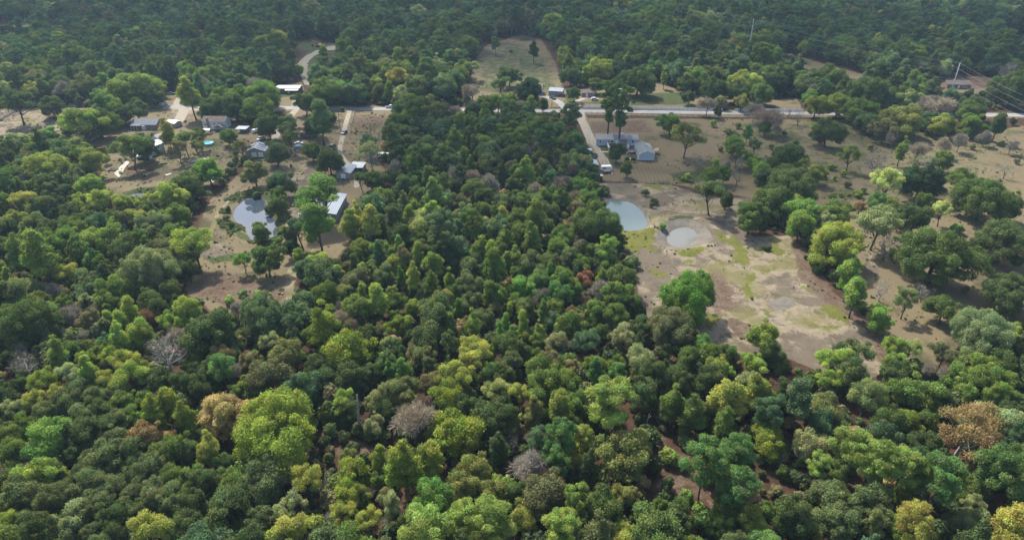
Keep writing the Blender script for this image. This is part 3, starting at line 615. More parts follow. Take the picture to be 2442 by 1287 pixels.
slab('pale slab under the wide bright tree by fence row', [(496, 430), (508, 436), (524, 426), (519, 417), (505, 421)])
slab('small white board lying on brown yard grass', [(393, 416.5), (397, 419), (409, 415), (408, 412.5)], .08)
prn = random.Random(3)
def rubble(label, p, n, sx, sy, mat):
    b = MB()
    for _ in range(n):
        x, y = prn.gauss(0, sx), prn.gauss(0, sy); r = prn.uniform(.25, .8); k = prn.randint(5, 7); a0 = prn.random()
        pts = [(x + r * prn.uniform(.7, 1.2) * math.cos(a0 + 6.283*i/k), y + r * prn.uniform(.7, 1.2) * math.sin(a0 + 6.283*i/k)) for i in range(k)]
        b.prism(pts, 'z', -.05, prn.uniform(.12, .5))
    return tag(b.build('rubble', mat, None, p), label, 'rubble', kind='stuff')
rubble('heap of broken pale concrete by the yard fence', at(473, 384), 60, 2.8, 1.8, M['concrete'])
rubble('dark heap of brush and scrap beside pale slab', at(268, 406), 30, 1.2, 1.0, M['dark_wood'])
rubble('brown spoil heap beside the excavator', at(772, 108), 80, 6.0, 4.0, plain("spoil", (.26, .18, .12), .95, .3))

# ------------------------------------------------------------------ vehicles
def paint_material():
    t = NT("car_paint"); oi = t.n("ObjectInfo"); t.principled(oi.outputs["Color"], 0.3, 0.5); return t.mat
M['paint'] = paint_material(); M['chrome'] = plain("chrome", (.5, .5, .5), .25, .05, 1, .5, .6); M['lamp_red'] = plain("tail_lens", (.25, .02, .02), .3); M['lamp_clear'] = plain("head_lens", (.6, .6, .58), .2)
def vehicle(kind):
    L, Wd = {'suv': (4.7, 1.85), 'car': (4.6, 1.8), 'pickup': (5.6, 1.95), 'van': (5.2, 1.95)}[kind]; e = bpy.data.objects.new({'suv': 'suv_car', 'car': 'saloon_car', 'pickup': 'pickup_truck', 'van': 'van'}[kind], None); COL.objects.link(e)
    x = L / 2
    prof = {'suv': [(-x,.35),(-x,1.0),(-x+.35,1.05),(-x+.5,1.72),(.5,1.74),(1.25,1.08),(x-.1,.98),(x,.75),(x,.35)], 'car': [(-x,.32),(-x,.92),(-x+.75,.98),(-x+1.35,1.40),(.25,1.43),(1.05,.98),(x-.1,.86),(x,.65),(x,.32)],
        'pickup': [(-x,.45),(-x,1.15),(-.55,1.15),(-.5,1.80),(.75,1.82),(1.35,1.2),(x-.1,1.1),(x,.85),(x,.45)], 'van': [(-x,.35),(-x,1.9),(-x+.2,2.0),(1.2,2.0),(1.9,1.25),(x-.1,1.05),(x,.8),(x,.35)]}[kind]
    MB().prism(prof, 'y', -Wd/2, Wd/2).build('body', M['paint'], e, bevel=.07)
    lo, hi, a, b_, c_, d_ = {'suv': (1.12, 1.62, -x+.5, .42, -x+.62, 1.1), 'car': (1.0, 1.36, -x+1.2, .22, -x+1.0, .95), 'pickup': (1.22, 1.72, -.42, .68, -.42, 1.2), 'van': (1.3, 1.85, .2, 1.25, .2, 1.72)}[kind]
    for sy in (-1, 1): MB().prism([(c_, lo), (d_, lo), (b_, hi), (a, hi)], 'y', sy*Wd/2 - .004 if sy > 0 else -Wd/2 - .02, sy*Wd/2 + .02 if sy > 0 else -Wd/2 + .004).build('side_window', M['glass'], e)
    p0, p1 = [(q0, q1) for q0, q1 in zip(prof, prof[1:]) if q1[1] < q0[1] - .3][0]
    nx, nz = p0[1]-p1[1], p1[0]-p0[0]; nn = math.hypot(nx, nz); nx, nz = nx/nn*.02, nz/nn*.02
    pa = (p0[0]*.85+p1[0]*.15+nx, p0[1]*.85+p1[1]*.15+nz); pb = (p0[0]*.12+p1[0]*.88+nx, p0[1]*.12+p1[1]*.88+nz); y = Wd/2 - .14
    MB().add([(pa[0], -y, pa[1]), (pb[0], -y, pb[1]), (pb[0], y, pb[1]), (pa[0], y, pa[1])], [(0, 1, 2, 3)]).build('windscreen', M['glass'], e)
    if kind == 'pickup': MB().box(-x + .15, -.7, -Wd/2 + .15, Wd/2 - .15, 1.151, 1.165).build('bed', M['black'], e)
    rw = .36
    for wx in (-x + .95, x - .9):
        for sy in (-1, 1):
            w_ = MB(); w_.tube([(0, -.12, 0), (0, .12, 0)], rw, 14).build('wheel', M['black'], e, (wx, sy * (Wd/2 - .08), rw))
            MB().tube([(0, sy*.10, 0), (0, sy*.135, 0)], rw * .58, 10).build('rim', M['chrome'], e.children[-1])
    for sy in (-1, 1):
        MB().box(x - .02, x + .025, sy*(Wd/2 - .38) - .16, sy*(Wd/2 - .38) + .16, .66, .82).build('headlight', M['lamp_clear'], e)
        MB().box(-x - .025, -x + .02, sy*(Wd/2 - .22) - .1, sy*(Wd/2 - .22) + .1, .70, .95).build('tail_light', M['lamp_red'], e)
    return e
VEH = {}
def park(kind, px, py, deg, color, label, cat='car'):
    e = VEH.get(kind)
    if e is None: e = VEH[kind] = vehicle(kind)
    else: e = copy_tree(e)
    p = at(px, py); e.location = (p.x, p.y, .02); e.rotation_euler = (0, 0, R(deg)); tag(e, label, cat)
    for c in e.children:
        if c.name.startswith('body'): c.color = (*color, 1)
park('pickup', 931, 257.5, -1.5, (.50, .51, .53), 'silver pickup truck driving on the road beside trees', 'pickup')
park('suv', 821, 319, -104, (.06, .055, .10), 'dark purple car driving on the dirt track')
park('pickup', 623, 334, -112, (.55, .55, .55), 'white pickup truck parked behind the striped garage', 'pickup')
park('van', 612, 315, 65, (.6, .6, .6), 'white van parked under trees near the striped garage', 'van')
park('suv', 793, 351, 75, (.02, .03, .045), 'dark blue car parked beside the track gate')
park('car', 713, 344, 5, (.5, .5, .48), 'white car parked by the pale blue pool')
park('suv', 1418, 239, 0, (.5, .5, .5), 'white car with black windows parked behind white fence')
park('car', 1338, 229.5, 15, (.30, .03, .025), 'red car parked beside the grey metal shed')
park('pickup', 1318, 236, -60, (.03, .03, .04), 'dark pickup truck parked before grey shed doors', 'pickup')
park('car', 1477, 214, -50, (.6, .6, .6), 'white car under trees beyond the tall pines')
park('car', 409, 225, 12, (.55, .55, .57), 'white car beside trees at the far side of the road')
park('van', 390, 252, 70, (.45, .46, .47), 'pale grey van at the roadside drive entrance', 'van')
def trailer(label, px, py, deg, L, h, body):
    e = empty('trailer', at(px, py), R(deg), label, 'trailer')
    MB().prism([(-L/2, .5), (-L/2, h - .2), (-L/2 + .3, h), (L/2 - .5, h), (L/2, h - .5), (L/2, .5)], 'y', -1.15, 1.15).build('body', body, e, bevel=.06)
    for sy in (-1, 1):
        for x in (-.45, .45): MB().tube([(0, -.11, 0), (0, .11, 0)], .36, 12).build('wheel', M['black'], e, (x, sy * 1.17, .36))
        MB().box(-L/4 - .7, -L/4 + .7, sy*1.15 - .015, sy*1.15 + .015, h*.55, h*.8).build('side_window', M['glass'], e)
    MB().tube([(L/2, -.5, .55), (L/2 + 1.2, 0, .55), (L/2, .5, .55)], .05, 5).build('tow_bar', M['black'], e)
trailer('white horse trailer parked at the end of gravel drive', 1446, 407, 5, 5.0, 2.5, M['white_trim'])
trailer('white camper trailer under trees behind the paddock, left one', 908, 375, 0, 4.0, 2.4, M['white_trim'])
trailer('white camper trailer under trees behind the paddock, larger one', 923, 376, 3, 5.2, 2.5, M['white_trim'])
fl = empty('flat_trailer', at(1447, 413), R(2), 'flat trailer with dark load before white horse trailer', 'trailer')
MB().box(-1.9, 1.9, -1.0, 1.0, .55, .7).build('bed', M['dark_wood'], fl); MB().box(-1.6, 1.5, -.8, .8, .703, 1.3).build('load', M['brick'], fl)
for sy in (-1, 1): MB().tube([(0, -.1, 0), (0, .1, 0)], .32, 12).build('wheel', M['black'], fl, (0, sy * 1.05, .32))
# excavator at the head of the clearing track
M['yellow'] = plain("digger_yellow", (.42, .27, .04), .5)
ex = empty('excavator', at(760, 112), R(160), 'yellow excavator working at the end of the raw dirt track', 'excavator')
for sy in (-1, 1): MB().prism([(-2.0, .3), (-1.7, 0), (1.7, 0), (2.0, .3), (2.0, .7), (1.7, .95), (-1.7, .95), (-2.0, .7)], 'y', sy*1.25 - .3, sy*1.25 + .3).build('track', M['black'], ex)
MB().box(-2.2, 1.3, -1.35, 1.35, 1.1, 2.2).build('body', M['yellow'], ex, bevel=.1)
MB().box(.0, 1.5, .25, 1.35, 2.2, 3.2).build('cab', M['glass'], ex, bevel=.06)
MB().tube([(1.2, -.3, 1.9), (3.4, -.3, 4.6), (5.6, -.3, 4.2)], [.32, .36, .26], 6).build('boom', M['yellow'], ex)
MB().tube([(5.4, -.3, 4.4), (6.3, -.3, 1.4)], [.28, .2], 6).build('arm', M['yellow'], ex)
MB().prism([(5.6, .2), (6.5, .0), (6.8, 1.0), (6.2, 1.4), (5.7, 1.0)], 'y', -.9, .3).build('bucket', M['black'], ex)

# ------------------------------------------------------------------ poles, wires, fences
def wood_pole(label, px, py, h, arm=True):
    e = empty('utility_pole', at(px, py), R(8), label, 'pole')
    MB().tube([(0, 0, -.3), (.05, 0, h)], [.17, .11], 8).build('post', M['dark_wood'], e)
    if arm: MB().box(-1.0, 1.0, -.06, .06, h - .6, h - .45).build('crossarm', M['grey_wood'], e)
wood_pole('dark wooden utility pole beside the dirt track', 812, 314, 11.5, False)
wood_pole('slim post in the paddock fence corner', 884, 318, 5.5, False)
wood_pole('utility pole at the mouth of the grey lane', 1316, 255, 8.0)
wood_pole('thin pole in front of the grey metal shed', 1309, 224, 7.0, False)
wood_pole('wooden pole near trees by the brown roof house', 663, 300, 9.0)
PT = [at(2712, 330, 26), at(2290, 150, 26), at(1798, 45, 34), at(1483, -42, 34), at(1180, -112, 34)]
lab = ['', 'pale steel transmission pole in the power line, nearest', 'pale steel transmission pole in the power line, middle', 'pale steel transmission pole in the power line, farthest', '']
for i, p in enumerate(PT):
    if not lab[i]: continue
    e = empty('transmission_pole', (p.x, p.y, 0), R(30), lab[i], 'pole', 'steel transmission poles'); h = p.z
    MB().tube([(0, 0, -.5), (0, 0, h)], [.36, .18], 10, cap=True).build('shaft', M['steel'], e, smooth=True)
    for k, dz in enumerate((3.0, 6.5, 10.0)): MB().tube([(0, 0, h - dz), (-1.6, 0, h - dz + .3)], [.12, .08], 6).build('insulator', M['steel'], e)
M['wire'] = plain("wire", (.12, .13, .14), .5, .02, 1, .4, .3)
for nm, dz, dx in (('top earth', .2, 0), ('upper', 3.0, -1.6), ('middle', 6.5, -1.6), ('lowest', 10.0, -1.6)):
    b = MB()
    for i in range(len(PT) - 1):
        a, c = PT[i], PT[i + 1]; pts = []
        for k in range(15):
            t = k / 14; q_ = a.lerp(c, t); pts.append((q_.x + dx * .85, q_.y - dx * .2, q_.z - dz + (.3 if dx else 0) - 4.5 * 4 * t * (1 - t) * (c - a).length / 260))
        b.tube(pts, .03, 4, cap=False)
    tag(b.build('power_line', M['wire']), f'{nm} wire strung between the steel transmission poles', 'wire')

def fence(name, label, pts, spacing, h, post, rails, pm, rm, pw=.07):
    P = [at(*p) for p in pts]; o = P[0]; e = empty(name, o, 0, label, 'fence')
    b = MB(); pme = MB().box(-pw, pw, -pw, pw, -.2, h).mesh('post', pm)
    for a, c in zip(P, P[1:]):
        d = c - a; n = max(1, round(d.length / spacing)); u = d.normalized(); s = Vector((-u.y, u.x, 0)) * .035
        for k in range(n + (c is P[-1])):
            q_ = bpy.data.objects.new('post', pme); COL.objects.link(q_); q_.parent = e; q_.location = a + d * (k / n) - o; q_.rotation_euler = (0, 0, math.atan2(u.y, u.x) + prn.uniform(-.1, .1))
    for z0, z1 in rails:
        b = MB()
        for a, c in zip(P, P[1:]):
            u = (c - a).normalized(); s = Vector((-u.y, u.x, 0)) * (.02 if rm is not M['wire'] else .01); A, C_ = a - o, c - o
            b.add([A - s + Vector((0,0,z0)), C_ - s + Vector((0,0,z0)), C_ + s + Vector((0,0,z0)), A + s + Vector((0,0,z0)), A - s + Vector((0,0,z1)), C_ - s + Vector((0,0,z1)), C_ + s + Vector((0,0,z1)), A + s + Vector((0,0,z1))],
                [(3,2,1,0),(4,5,6,7),(0,1,5,4),(1,2,6,5),(2,3,7,6),(3,0,4,7)])
        b.build('rail', rm, e)
BOARD = [(.1, .38), (.52, .80), (.94, 1.22), (1.36, 1.6)]
fence('white_fence', 'long white board fence along the road lawn', [(1391, 258), (1500, 260), (1656, 263.5), (1722, 265)], 2.6, 1.75, None, BOARD, M['white_trim'], M['white_trim'], .09)
fence('white_fence', 'short white board fence piece beyond the fence gate', [(1752, 264.5), (1795, 265.5), (1850, 266), (1915, 266.5)], 2.6, 1.6, None, BOARD, M['white_trim'], M['white_trim'], .09)
WIRE = [(.45, .50), (.85, .90), (1.15, 1.2)]
fence('post_fence', 'dark post and rail fence along near side of the road', [(1397, 271.5), (1480, 273.5), (1570, 276), (1720, 280)], 3.2, 1.35, None, [(.5, .6), (1.0, 1.12)], M['dark_wood'], M['dark_wood'])
fence('post_fence', 'thin wire fence at the bottom of the mown lawn', [(1431, 435), (1500, 437), (1560, 438), (1605, 441)], 4.2, 1.3, None, WIRE, M['dark_wood'], M['wire'])
fence('post_fence', 'dark rail fence crossing the paddock, left piece', [(839, 318), (862, 319), (884, 319), (886, 329)], 3.0, 1.4, None, [(.5, .62), (1.0, 1.12)], M['dark_wood'], M['dark_wood'])
fence('post_fence', 'dark rail fence crossing the paddock, right piece', [(902, 332), (904, 319), (925, 319)], 3.0, 1.4, None, [(.5, .62), (1.0, 1.12)], M['dark_wood'], M['dark_wood'])
fence('post_fence', 'low fence closing the near side of the paddock', [(836, 334), (880, 335), (918, 336)], 3.0, 1.3, None, WIRE, M['dark_wood'], M['wire'])
fence('post_fence', 'fence beside dirt track along the paddock', [(848, 266), (840, 295), (832, 330)], 3.4, 1.3, None, WIRE, M['grey_wood'], M['wire'])
fence('post_fence', 'wire yard fence behind the pale rubble heap', [(396, 373), (440, 373), (500, 372), (548, 369)], 3.0, 1.4, None, WIRE, M['dark_wood'], M['wire'])
fence('board_fence', 'pale board fence on the west side of the yard', [(208, 343), (250, 318), (312, 281)], 2.6, 1.3, None, [(.15, .6), (.75, 1.15)], M['grey_wood'], M['concrete'])
fence('board_fence', 'pale fence at the back of the pale field', [(-5, 292), (20, 277), (44, 261)], 2.6, 1.3, None, [(.15, .6), (.75, 1.15)], M['grey_wood'], M['concrete'])
fence('post_fence', 'dark fence at mouth of track beside gate', [(1345, 246), (1362, 252), (1372, 255)], 3.0, 1.3, None, [(.5, .62), (1.0, 1.12)], M['dark_wood'], M['dark_wood'])
gt = empty('pipe_gate', at(807, 344), R(2), 'reddish pipe gate across the dirt track', 'gate'); b = MB()
for z in (.3, .7, 1.1): b.tube([(-4.6, 0, z), (4.6, 0, z)], .05, 5)
b.build('panel', M['brick'], gt)
for x in (-4.7, -1.6, 1.6, 4.7): MB().tube([(x, 0, -.2), (x, 0, 1.5)], .08, 6).build('post', M['grey_wood'], gt)

# ------------------------------------------------------------------ a bank of cloud, high up, that shades the far side
def clouds():
    g = SUN / SUN.z * 760.0; b = MB(); V, F, TH = [], [], []
    for cx, cy, rx, ry, th in ((-60, 640, 640, 215, 1.0), (560, 560, 330, 190, .9), (75, 345, 150, 92, .85), (-70, 335, 110, 70, .5), (-420, 700, 260, 150, .7)):
        n, m = 40, 12; base = len(V)
        for side in (1, -1):
            for i in range(m + 1):
                for j in range(n):
                    a = 2 * math.pi * j / n; r = i / m * (1 + .12 * math.sin(3*a + cx) + .09 * math.sin(5*a + cy) + .05 * math.sin(9*a))
                    t_ = max(0.0, 1 - (i / m) ** 2); z = (55 if side > 0 else -14) * t_ * (1 + .25 * math.sin(4*a + i))
                    V.append((cx + g.x + rx * r * math.cos(a), cy + g.y + ry * r * math.sin(a), 760 + z)); TH.append(th * min(1, t_ * 1.6))
        for s_ in range(2):
            for i in range(m):
                for j in range(n):
                    o_ = base + s_ * (m + 1) * n; q_ = (o_ + i*n + j, o_ + i*n + (j+1) % n, o_ + (i+1)*n + (j+1) % n, o_ + (i+1)*n + j); F.append(q_ if s_ == 0 else q_[::-1])
    me = bpy.data.meshes.new("clouds"); me.from_pydata(V, [], F); me.attributes.new("thick", 'FLOAT', 'POINT').data.foreach_set("value", TH)
    t = NT("cloud"); th = t.n("Attribute", attribute_type='GEOMETRY', attribute_name="thick"); nz = t.noise(.009, 4, .55, t.coord())
    d = t.n("BsdfTranslucent"); d.inputs[0].default_value = (.9, .9, .9, 1); tr = t.n("BsdfTransparent"); m = t.n("MixShader")
    t.set(m.inputs[0], t.math('MULTIPLY', t.math('MULTIPLY', th.outputs["Fac"], t.step(nz, .28, .55, .45, 1.0)), CLOUD, clamp=True))
    t.t.links.new(tr.outputs[0], m.inputs[1]); t.t.links.new(d.outputs[0], m.inputs[2]); t.t.links.new(m.outputs[0], t.out.inputs[0]); me.materials.append(t.mat)
    o = bpy.data.objects.new("clouds", me); COL.objects.link(o); me.polygons.foreach_set("use_smooth", [True] * len(F)); tag(o, "thin bank of cloud drifting high over the far woods", "clouds", kind="stuff")
CLOUD = 0.58
clouds()

# ------------------------------------------------------------------ trees
rng = np.random.default_rng(11)

def quads_mesh(name, V, tone, hue, mats):
    """Leaf clumps: an (n,4,3) array of quads with a tone and a hue for each."""
    n = len(V); me = bpy.data.meshes.new(name)
    me.vertices.add(n * 4); me.vertices.foreach_set("co", V.reshape(-1).astype(np.float32))
    me.loops.add(n * 4); me.loops.foreach_set("vertex_index", np.arange(n * 4, dtype=np.int32))
    me.polygons.add(n); me.polygons.foreach_set("loop_start", np.arange(0, n * 4, 4, dtype=np.int32))
    me.polygons.foreach_set("loop_total", np.full(n, 4, np.int32)); me.update(calc_edges=True)
    for k, a in (("tone", tone), ("hue", hue)):
        me.attributes.new(k, 'FLOAT', 'FACE').data.foreach_set("value", a.astype(np.float32))
    for m in mats: me.materials.append(m)
    return me

def unit(v): return v / np.maximum(np.linalg.norm(v, axis=-1, keepdims=True), 1e-9)

def cards(P, N, size, aspect=0.8, jit=0.5, cup=0.25):
    """Quads at P facing about N (jittered); cupped a little so that they shade."""
    n = len(P); N = unit(N + rng.normal(0, jit, (n, 3)))
    T = unit(np.cross(N, rng.normal(0, 1, (n, 3)))); B = np.cross(N, T)
    s = (size * rng.uniform(0.6, 1.35, n))[:, None]; a = aspect * rng.uniform(0.7, 1.2, n)[:, None]
    q = np.stack([P - T * s, P - B * s * a + N * s * cup, P + T * s, P + B * s * a + N * s * cup * rng.uniform(-1, 1, n)[:, None]], 1)
    return q

def lobe_cloud(centers, radii, n, size, low=-0.45, jit=0.45, fill=0.3, squash=0.85, aspect=0.8):
    """Leaf clumps over the outer faces of many lobes; none deep inside another lobe."""
    centers = np.asarray(centers, float); radii = np.asarray(radii, float)
    pr = radii ** 2 / (radii ** 2).sum(); k = rng.choice(len(radii), n * 2, p=pr)
    d = unit(rng.normal(0, 1, (n * 2, 3))); ok = (d[:, 2] > low) | (rng.random(n * 2) < 0.25); k, d = k[ok], d[ok]
    r = radii[k] * (1 - fill * rng.random(len(k)) ** 2.2) * (1 + rng.normal(0, 0.07, len(k)) + 0.38 * rng.random(len(k)) * (rng.random(len(k)) < .28))
    P = centers[k] + d * r[:, None] * np.array([1, 1, squash])
    dist = np.linalg.norm((P[:, None, :] - centers[None]) / np.array([1, 1, squash]), axis=2) / radii[None]
    dist[np.arange(len(k)), k] = 9
    keep = dist.min(1) > 0.72; P, d, k = P[keep][:n], d[keep][:n], k[keep][:n]
    lt = rng.uniform(0.15, 0.85, len(radii)); lh = rng.uniform(0.0, 1.0, len(radii))
    tone = np.clip(lt[k] + rng.normal(0, 0.10, len(k)), 0, 1); hue = np.clip(lh[k] + rng.normal(0, 0.12, len(k)), 0, 1)
    return cards(P, d + np.array([0, 0, 0.25]), size, aspect, jit), tone, hue

def dome_lobes(n, rx, rz, cz, r0, r1, base=-0.35, core=True, pw=0.33):
    """Lobes spread through an uneven dome."""
    C, Rr = [], []
    ph = rng.uniform(0, 6.28, 3)
    i = 0
    while len(C) < n:
        d = unit(rng.normal(0, 1, 3)); i += 1
        if d[2] < base: continue
        t = rng.random() ** pw; a = math.atan2(d[1], d[0])
        bump = 1 + 0.15 * math.sin(2 * a + ph[0]) + 0.13 * math.sin(3 * a + ph[1]) + 0.09 * math.sin(5 * a + ph[2]); zb = 1 + .12 * math.sin(2 * a + ph[2]) + .1 * math.sin(4 * a + ph[0])
        r = rng.uniform(r0, r1)
        c = np.array([d[0] * (rx * bump - r) * t, d[1] * (rx * bump - r) * t, cz + d[2] * (rz * (zb if d[2] > 0 else 1) - r * 0.8) * t])
        if any(np.linalg.norm(c - q) < 0.55 * r for q in C) and i < n * 40: continue
        C.append(c); Rr.append(r)
    return np.array(C), np.array(Rr)

def wood(C, Rr, base_r, top_z, lean=(0, 0), limbs=10, mat='bark', tips=0.25, start=0.3):
    """Tapered trunk with limbs reaching into the lobes."""
    b = MB(); lean = np.array([lean[0], lean[1], 0.0])
    tp = [lean * t + np.array([0.12 * math.sin(7 * t + lean[0]), 0.12 * math.cos(5 * t), 0]) * (t > 0) + np.array([0, 0, top_z * t - 0.3 * (t == 0)]) for t in (0, .12, .35, .6, .85, 1.0)]
    b.tube(tp, [base_r * k for k in (1.35, 1.0, .85, .66, .45, .22)], 7)
    order = rng.permutation(len(C))[:limbs]
    for i in order:
        c = C[i]; z0 = top_z * rng.uniform(start, 0.85); t = z0 / top_z
        s = lean * t + np.array([0, 0, z0]); 
        if c[2] < z0 - 1.0: s[2] = max(c[2] - 0.5, 0.5 * z0)
        m = s * 0.5 + c * 0.5 + np.array([0, 0, -0.1 * np.linalg.norm(c - s)]) + rng.normal(0, 0.2, 3)
        r = base_r * (0.6 - 0.35 * t); b.tube([s, m, c], [r, r * 0.65, r * tips], 5)
        for _ in range(2):
            e = c + unit(rng.normal(0, 1, 3) + np.array([0, 0, .4])) * Rr[i] * 0.85
            b.tube([m * 0.3 + c * 0.7, e], [r * 0.45, r * 0.12], 4)
    return b

def branching(b, p, d, length, r, depth, spread=0.6, up=0.15, n=6):
    """Recursive bare branches."""
    pts = [p]; rr = [r]; q = p.copy(); dd = d.copy()
    for s in range(3):
        dd = unit(dd + rng.normal(0, 0.16, 3) + np.array([0, 0, up * 0.3])); q = q + dd * length / 3
        pts.append(q.copy()); rr.append(r * (1 - 0.17 * (s + 1)))
    b.tube(pts, rr, max(4, n)); 
    if depth == 0: return
    for k in range(rng.integers(2, 4)):
        j = rng.integers(1, 4); nd = unit(dd + rng.normal(0, spread, 3) + np.array([0, 0, up]))
        branching(b, pts[j], nd, length * rng.uniform(0.6, 0.85), rr[j] * 0.62, depth - 1, spread, up, n - 1)

def twigs(C, Rr, n, length, width):
    """Fine twigs spraying out of the lobes."""
    k = rng.integers(0, len(Rr), n); d = unit(rng.normal(0, 1, (n, 3)) + np.array([0, 0, 0.35]))
    P = C[k] + d * (Rr[k] * rng.uniform(0.3, 1.0, n))[:, None]; dd = unit(d + rng.normal(0, .35, (n, 3)))
    T = unit(np.cross(dd, rng.normal(0, 1, (n, 3)))); l = (length * rng.uniform(0.5, 1.3, n))[:, None]; w = width * rng.uniform(.6, 1.4, n)[:, None]
    q = np.stack([P - T * w, P + T * w, P + dd * l + T * w * .4, P + dd * l - T * w * .4], 1)
    return q, np.clip(rng.normal(.5, .2, n), 0, 1), np.clip(rng.normal(.5, .2, n), 0, 1)

PROTO = {}          # shape -> list of (crown mesh or None, trunk mesh, reference width, crown centre height)
def proto(shape, leaf, tone, hue, woodmb, w0, hc, leafmat='leaf', bark='bark'):
    nm = {'O': 'oak', 'L': 'great_oak', 'U': 'upright', 'N': 'airy', 'P': 'pine', 'Q': 'tall_pine', 'W': 'twiggy', 'B': 'bare', 'X': 'sparse', 'S': 'shrub'}[shape]
    cm = quads_mesh(nm + "_crown", leaf, tone, hue, [M[leafmat]]) if leaf is not None else None
    PROTO.setdefault(shape, []).append((cm, woodmb.mesh(nm + "_trunk", M[bark], True) if woodmb else None, w0, hc, leafmat, bark))

for i in range(9):      # rounded crowns about 10 m wide
    C, Rr = dome_lobes(46, 5.2, 5.0, 5.7, 0.6, 1.75, -0.8)
    q, t, h = lobe_cloud(C, Rr, 19000, 0.158, fill=0.5, jit=0.8)
    proto('O', q, t, h, wood(C, Rr, 0.28, 7.0, rng.normal(0, .4, 2), 12), 9.1, 6.0)
for i in range(4):      # wide crowns about 18 m
    C, Rr = dome_lobes(150, 9.2, 7.6, 7.6, 0.7, 2.1, -0.75)
    q, t, h = lobe_cloud(C, Rr, 60000, 0.165, fill=0.5, jit=0.8)
    proto('L', q, t, h, wood(C, Rr, 0.55, 9.5, rng.normal(0, .6, 2), 24), 16.4, 8.2)
for i in range(7):      # upright crowns
    C, Rr = dome_lobes(34, 3.1, 6.4, 8.0, 0.55, 1.4, -0.9, pw=0.4)
    f = np.clip(1.15 - np.abs(C[:, 2] - 6.5) / 9.0, .35, 1.1); C[:, :2] *= f[:, None]
    q, t, h = lobe_cloud(C, Rr, 13000, 0.148, fill=0.55, jit=0.85)
    proto('U', q, t, h, wood(C, Rr, 0.2, 12.5, rng.normal(0, .3, 2), 9, start=.2), 6.0, 8.0)
for i in range(5):      # airy crowns, limbs showing
    C, Rr = dome_lobes(24, 5.4, 4.2, 8.2, 0.8, 1.5, -0.55, pw=0.28)
    q, t, h = lobe_cloud(C, Rr, 11000, 0.15, fill=0.85, jit=0.85)
    proto('N', q, t, h, wood(C, Rr, 0.24, 8.5, rng.normal(0, .7, 2), 18), 10.0, 8.2)
for i in range(5):      # pines: tufts of needles on level branches
    C, Rr = [], []
    for k in range(44):
        z = rng.uniform(7.5, 15.6); e = (15.9 - z) / 8.4; rad = 3.5 * (0.25 + 0.85 * math.sin(min(1.0, 0.12 + e * 0.95) * math.pi * 0.82)) 
        a = rng.uniform(0, 6.28); rr = rad * rng.random() ** 0.45
        C.append((math.cos(a) * rr, math.sin(a) * rr, z)); Rr.append(rng.uniform(0.65, 1.15))
    C, Rr = np.array(C), np.array(Rr)
    q, t, h = lobe_cloud(C, Rr, 15000, 0.20, low=-0.5, jit=0.7, fill=0.55, squash=0.75, aspect=0.35)
    proto('P', q, t, h, wood(C, Rr, 0.2, 15.2, rng.normal(0, .3, 2), 16, 'bark', .15, .5), 7.0, 12.0, bark='bark_dark')
for i in range(2):      # tall old pines, tiered
    C, Rr = [], []
    for k in range(95):
        z = rng.uniform(9, 27.5); e = (28 - z) / 19; rad = (5.0 if z > 16 else 3.6) * (0.35 + 0.75 * math.sin(min(1, .1 + e) * math.pi)) * (0.55 if 13 < z < 16 else 1)
        a = rng.uniform(0, 6.28); rr = rad * rng.random() ** 0.45
        C.append((math.cos(a) * rr, math.sin(a) * rr, z - 0.12 * rr)); Rr.append(rng.uniform(0.7, 1.3))
    C, Rr = np.array(C), np.array(Rr)
    q, t, h = lobe_cloud(C, Rr, 12000, 0.33, low=-0.5, jit=.6, fill=.5, squash=.75, aspect=.5)
    proto('Q', q, t, h, wood(C, Rr, 0.42, 26.5, rng.normal(0, .3, 2), 30, 'bark', .15, .35), 10.0, 18.5, bark='bark_dark')
for i in range(4):      # leafless twiggy crowns
    C, Rr = dome_lobes(22, 5.2, 4.2, 5.8, 1.1, 1.9, -0.4)
    q, t, h = twigs(C, Rr, 6000, 0.9, 0.042)
    proto('W', q, t, h, wood(C, Rr, 0.22, 6.0, rng.normal(0, .5, 2), 20), 10.0, 5.8, 'twig', 'bark_grey')
for i in range(5):      # dead trees, branches only
    b = MB(); b.tube([(0, 0, -.3), (0.1, 0, 1.5), (0.15, .1, 3)], [.34, .27, .24], 7)
    for k in range(5):
        branching(b, np.array([.12, .05, rng.uniform(1.6, 3)]), unit(np.append(rng.normal(0, 1, 2), rng.uniform(.5, 1.4))), rng.uniform(2.3, 3.4), 0.17, 4, .55, .1)
    tb = MB()
    q, t, h = twigs(np.array([(0, 0, 5.5)]) + rng.normal(0, 1.6, (14, 3)), np.full(14, 1.9), 800, .95, .03)
    proto('B', q, t, h, b, 10.0, 5.2, 'twig', 'bark_pale')
for i in range(3):      # thin foliage on pale wide limbs
    C, Rr = dome_lobes(30, 5.4, 4.2, 7.0, 0.8, 1.4, -0.35, pw=.25)
    q, t, h = lobe_cloud(C, Rr, 9000, 0.125, fill=0.9, jit=0.9); q2, t2, h2 = twigs(C, Rr, 1200, .8, .03)
    proto('X', np.concatenate([q, q2]), np.concatenate([t, t2]), np.concatenate([h, h2]), wood(C, Rr, 0.26, 7.0, rng.normal(0, .5, 2), 30), 10.0, 7.0, 'leaf', 'bark_pale')
for i in range(3):      # shrubs
    C, Rr = dome_lobes(10, 1.5, 1.3, 1.2, 0.45, 0.75, -0.6)
    q, t, h = lobe_cloud(C, Rr, 1100, 0.17)
    proto('S', q, t, h, wood(C, Rr, 0.05, 1.3, (0, 0), 5), 3.0, 1.2)

